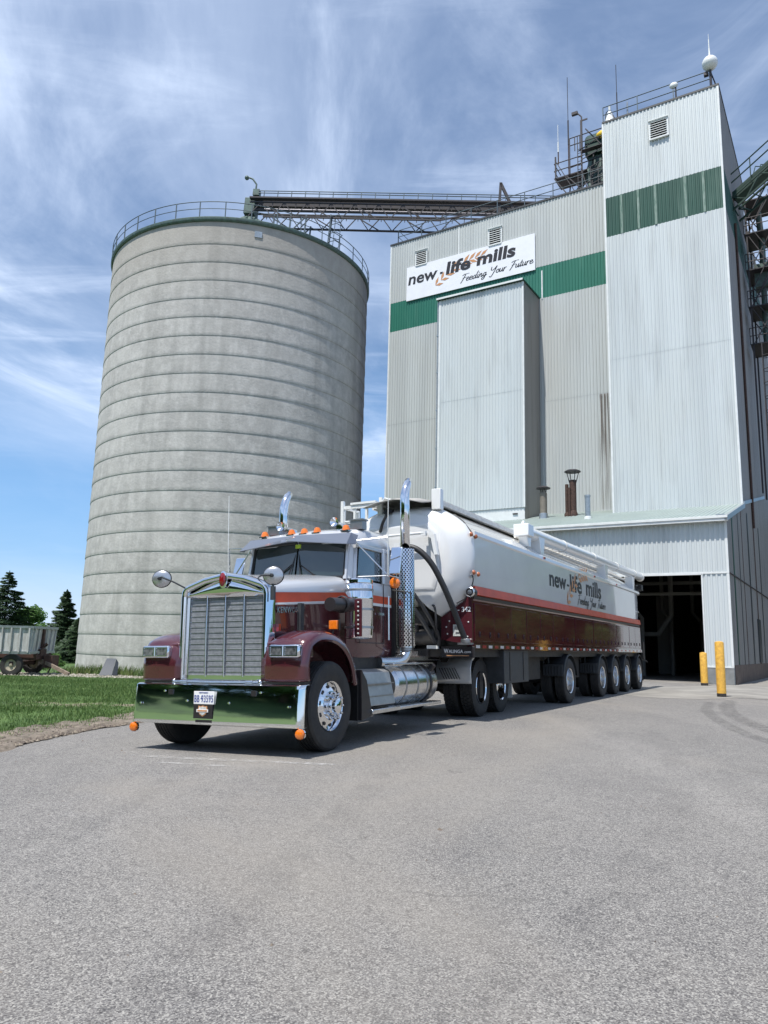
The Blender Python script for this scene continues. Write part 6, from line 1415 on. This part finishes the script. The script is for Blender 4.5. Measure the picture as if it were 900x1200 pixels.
m_ = MB(); m_.tube([(-9.3, 1.15, 3.55), (-9.9, 1.18, 3.62), (-9.95, 1.18, 3.4)], .04, 8); m_.bx((-9.6, 1.0, 3.42), (-9.9, 1.3, 3.62)); m_.build('auger_motor', 'black', tl)
m_ = MB(); m_.bx((-8.9, 1.0, 3.36), (-9.0, 1.14, 3.52)); m_.build('rear_step', 'white', tl)
# ------------------------------------------------------------------ grain wagon
wg = thing('grain_wagon', 'old grey ribbed grain wagon with rusty red running gear on the lawn', 'wagon', (-12.75, 27.9, gz(-12.75, 27.9)), (0, 0, R(3)))
# local x along the wagon (to the left in view = -x), near side y=0
m_ = MB(); L, Wd = 5.2, 2.3
m_.prism([(-L, 0, .85), (0, 0, .85), (0.06, -.02, 1.76), (-L - .06, -.02, 1.76)], (0, .05, 0)); m_.prism([(-L, Wd, .85), (0, Wd, .85), (.06, Wd + .02, 1.76), (-L - .06, Wd + .02, 1.76)], (0, -.05, 0))
m_.prism([(0, .05, .85), (0, Wd, .85), (.06, Wd + .02, 1.76), (.06, .03, 1.76)], (-.04, 0, 0)); m_.prism([(-L, 0, .85), (-L, Wd, .85), (-L - .06, Wd + .02, 1.76), (-L - .06, -.02, 1.76)], (.04, 0, 0))
n = 16
for i in range(n + 1): x = -L + .05 + i * (L - .1) / n; m_.bar((x, -.03, .86), (x, -.05, 1.74), .05, .07)
for i in range(6): y = .12 + i * (Wd - .24) / 5; m_.bar((.03, y, .86), (.09, y, 1.74), .06, .05)
m_.build('box_body', 'wagon', wg)
m_ = MB(); m_.bar((-L - .1, -.03, 1.77), (.1, -.03, 1.77), .09); m_.bar((.08, 0, 1.77), (.08, Wd, 1.77), .09); m_.bar((-L - .1, 0.02, .85), (.05, 0.02, .85), .10); m_.bar((.03, 0, .86), (.03, Wd, .86), .1); m_.build('top_rim', 'galv', wg)
m_ = MB(); m_.bx((.02, .9, 1.0), (.12, 1.05, 1.72)); m_.bar((.14, .7, .95), (.14, 1.3, 1.15), .04); m_.bx((.0, .75, .72), (.12, 1.3, .98)); m_.tube([(.15, .9, 1.1), (.2, 1.0, 1.2), (.15, 1.15, 1.1)], .03, 6); m_.build('tailgate_gear', 'wagonred', wg)
m_ = MB()
for y in (.5, Wd - .5): m_.bar((-L, y, .74), (.1, y, .74), .12, .18)
m_.bx((-4.3, .1, .40), (-4.15, Wd - .1, .52)); m_.bx((-.72, .1, .38), (-.58, Wd - .1, .52)); m_.prism([(-3.4, .15, .70), (-1.2, .15, .70), (-1.5, .15, .22), (-3.9, .15, .18)], (0, .06, 0)); m_.bx((.2, .9, .30), (.5, 1.6, .75)); m_.bx((-.6, .4, .6), (.1, 1.9, .78)); m_.build('running_gear', 'wagonred', wg)
m_ = MB(); m_.bar((-.1, 1.1, .62), (1.3, .5, .10), .09, .12); m_.build('drawbar', 'wood', wg)
def wagon_wheel():
    b = MB(); b.lathe([(.20, -.09), (.30, -.11), (.38, -.10), (.40, -.06), (.40, .06), (.38, .10), (.30, .11), (.21, .08), (.20, .0)], axis='Y', seg=36); o = b.build('tyre', 'rubber', None)
    b = MB(); b.lathe([(.215, -.10), (.205, -.06), (.17, -.045), (.06, -.03), (.05, -.09), (.001, -.10)], axis='Y', seg=28); b.build('rim', mat('cream_rim', (.42, .38, .28), .6, var=.3, vscale=8), o); return o
p = wagon_wheel(); p.name = 'wheel'; first = True
for x, y in ((-.65, .16), (-4.2, .16), (-.65, Wd - .16), (-4.2, Wd - .16)):
    o = p if first else copy_tree(p); first = False; o.parent = wg; o.location = (x, y, .40)
    if y > 1: o.rotation_euler = (0, 0, PI)

# ------------------------------------------------------------------ trees
def spruce(name, lab, x, y, h, r, seed, n=9000, group=None):
    rn = random.Random(seed); t = thing(name, lab, 'tree', (x, y, gz(x, y)), (0, 0, rn.random() * 6), group)
    b = MB(); b.lathe([(.02 * h + .05, 0), (.012 * h, h * .5), (.01, h * .98)], seg=8); b.build('trunk', 'bark', t)
    V = []; Fc = []; lv = 0; z = .25
    while z < h * .985:
        q = 1 - z / h; R_ = r * (q ** .8) * rn.uniform(.82, 1.12); nb = max(5, int(13 * q + 5))
        for k in range(nb):
            a = rn.random() * 2 * PI; L_ = R_ * rn.uniform(.65, 1.12); dr = rn.uniform(.10, .34); m = max(6, int(n / (h * 3.6) / nb * (.6 + q)))
            for j in range(m):
                u = rn.random() ** .6; d = L_ * u; sw = rn.gauss(0, .10 + .10 * (1 - u)) * L_ ** .5
                px, py = math.cos(a) * d - math.sin(a) * sw, math.sin(a) * d + math.cos(a) * sw
                pz = z - dr * d + .25 * dr * d * u - abs(sw) * .3 + rn.uniform(-.05, .05)
                s = rn.uniform(.07, .17); o = len(V); a2 = a + rn.uniform(-.9, .9)
                V += [(px, py, pz), (px + math.cos(a2) * s * 1.6, py + math.sin(a2) * s * 1.6, pz - rn.uniform(-.02, .08)), (px + math.cos(a2 + 1.4) * s * .5, py + math.sin(a2 + 1.4) * s * .5, pz - rn.uniform(0, .12))]; Fc.append((o, o + 1, o + 2))
        z += h * .028
    for k in range(60): o = len(V); V += [(rn.gauss(0, .03), rn.gauss(0, .03), h * .93 + rn.random() * h * .09), (rn.gauss(0, .1), rn.gauss(0, .1), h * .92 + rn.random() * .3), (rn.gauss(0, .08), rn.gauss(0, .08), h * .93)]; Fc.append((o, o + 1, o + 2))
    b = MB(); b.add(V, Fc); b.build('crown', 'needles', t, smooth=0); return t
spruce('spruce_tree', 'broad dark spruce rising behind the grain wagon at the left edge', -32.6, 66.0, 7.6, 4.0, 4, 26000)
spruce('spruce_tree', 'narrower dark spruce between the wagon and the silo', -26.6, 64.0, 6.0, 2.1, 9, 22000)
spruce('spruce_tree', 'dark spruce low behind the wagon beside the silo edge', -24.6, 62.0, 3.6, 2.0, 15, 16000)
def broadleaf(lab, x, y, h, r, seed, n=9000, leaf=.16, mats='leaves', group=None, cat='tree'):
    rn = random.Random(seed); t = thing('broadleaf_tree' if cat == 'tree' else 'bush', lab, cat, (x, y, gz(x, y)), (0, 0, 0), group)
    b = MB(); b.tube([(0, 0, 0), (rn.gauss(0, .1), rn.gauss(0, .1), h * .3), (rn.gauss(0, .3), rn.gauss(0, .3), h * .75)], [.035 * h, .028 * h, .008 * h], 8)
    cl = []
    for k in range(26 if h > 3 else 9):
        a = rn.random() * 2 * PI; zz = rn.uniform(.26, .93); rad = r * math.sin(PI * min(.95, zz * .82 + .15)) * rn.uniform(.35, .95); cl.append((math.cos(a) * rad, math.sin(a) * rad, h * zz, r * rn.uniform(.22, .42)))
        if k < 10: b.tube([(0, 0, h * .3 + .03 * k), (cl[-1][0] * .6, cl[-1][1] * .6, cl[-1][2] - .1 * h), cl[-1][:3]], [.012 * h, .008 * h, .003 * h], 6)
    b.build('trunk', 'bark', t); V = []; Fc = []
    for i in range(n):
        c = rn.choice(cl); d = Vector((rn.gauss(0, 1), rn.gauss(0, 1), rn.gauss(0, 1))).normalized() * c[3] * rn.uniform(.55, 1.1); p = Vector(c[:3]) + Vector((d.x, d.y, d.z * .75))
        u = Vector((rn.gauss(0, 1), rn.gauss(0, 1), rn.gauss(0, .6))).normalized() * leaf * rn.uniform(.6, 1.2); w = u.cross(Vector((rn.gauss(0, 1), rn.gauss(0, 1), rn.gauss(0, 1)))).normalized() * leaf * .5; o = len(V)
        V += [tuple(p - u * .5), tuple(p + w), tuple(p + u * .5), tuple(p - w)]; Fc.append((o, o + 1, o + 2, o + 3))
    b = MB(); b.add(V, Fc); b.build('crown', mats, t, smooth=0); return t
broadleaf('small round pale-green tree far behind the wagon between two spruces', -35.8, 78.0, 4.9, 2.2, 3, 7000, .22)
broadleaf('low bright green bush between the wagon and the silo', -13.55, 31.4, 1.05, .55, 8, 2600, .07, cat='bush')
def bank(d): return 5.5 * sstep(26, 50, d)  # bank added out of view to put green into the bumper reflection
bk = MB(); vs = []; na, ndd = 60, 16
for i in range(na + 1):
    a = R(186 + 112 * i / na); e = sstep(0, .12, i / na) * sstep(0, .12, 1 - i / na)
    for j in range(ndd + 1):
        d = 25 + 27 * j / ndd; x, y = -2 + math.sin(a) * d, 4 + math.cos(a) * d; vs.append((x, y, gz(x, y) + .06 + bank(d) * e + .35 * noise.noise(Vector((x * .3, y * .3, 7))) * sstep(25, 30, d) * e))
bk.add(vs, [(i * (ndd + 1) + k, i * (ndd + 1) + k + 1, (i + 1) * (ndd + 1) + k + 1, (i + 1) * (ndd + 1) + k) for i in range(na) for k in range(ndd)])
M['bankgrass'] = mat('rough_bank_grass', (.06, .115, .035), .95, 0, var=.7, vscale=.35, col2=(.025, .05, .02), bump=.8, bscale=6)
kind(bk.build('reflection_bank', 'bankgrass'), 'structure', 'rough green bank added out of view for the bumper to mirror')
# trees across the lawn, facing the truck: they are what the chrome bumper mirrors
proto = broadleaf('tall leafy tree across the lawn opposite the truck', -46, -18, 10.5, 5.2, 21, 16000, .34, group='trees across the lawn')
proto.location.z = 6.0
rn = random.Random(5)
for i in range(15 + 9):
    c = copy_tree(proto)
    a = R(196 + i * 6.6 + rn.uniform(-2, 2)); d = rn.uniform(37, 48)
    if i >= 15: a = R(35.5 + (i - 15) * 5.0); d = rn.uniform(62, 72)  # added right of the mill to block bright horizon in trailer reflections
    s = rn.uniform(.8, 1.25)
    c.location = (-2 + math.sin(a) * d * (1.0), 4 + math.cos(a) * d, -.19 + bank(d) if i < 15 else 0); c.scale = (s * 1.1, s * 1.1, s); c.rotation_euler = (0, 0, rn.random() * 6)
    if i >= 15: c['group'] = 'added trees right of the mill'; c['label'] = 'leafy tree added out of view right of the mill to darken reflections'; c['category'] = 'tree'; c.location.z = 0

# shrub belts under those trees; the right one added to block horizon glare
def belt(name, lab, a0, a1, d, n, h, seed):
    rn = random.Random(seed); V = []; Fc = []
    for i in range(n):
        a = R(rn.uniform(a0, a1)); dd = d + rn.uniform(-1.5, 1.5); x, y = -2 + math.sin(a) * dd, 4 + math.cos(a) * dd
        z = gz(x, y) + (bank(dd) if a0 > 150 else 0) + h * rn.random() ** .8 * (1 + .35 * noise.noise(Vector((x * .2, y * .2, 2)))); s = rn.uniform(.25, .5); o = len(V)
        u = Vector((rn.gauss(0, 1), rn.gauss(0, 1), rn.gauss(0, 1))).normalized() * s; w = u.cross(Vector((rn.gauss(0, 1), rn.gauss(0, 1), rn.gauss(0, 1)))).normalized() * s * .6; p = Vector((x, y, z))
        V += [tuple(p - u), tuple(p + w), tuple(p + u), tuple(p - w)]; Fc.append((o, o + 1, o + 2, o + 3))
    b = MB(); b.add(V, Fc); o = b.build(name, 'leaves', smooth=0); kind(o, 'stuff', lab); o['category'] = 'shrubs'
belt('shrubs', 'belt of shrubs under the trees across the lawn', 190, 298, 44, 7000, 2.6, 2)
belt('shrubs', 'belt of shrubs added out of view right of the mill', 34.5, 85, 64, 16000, 4.5, 6)
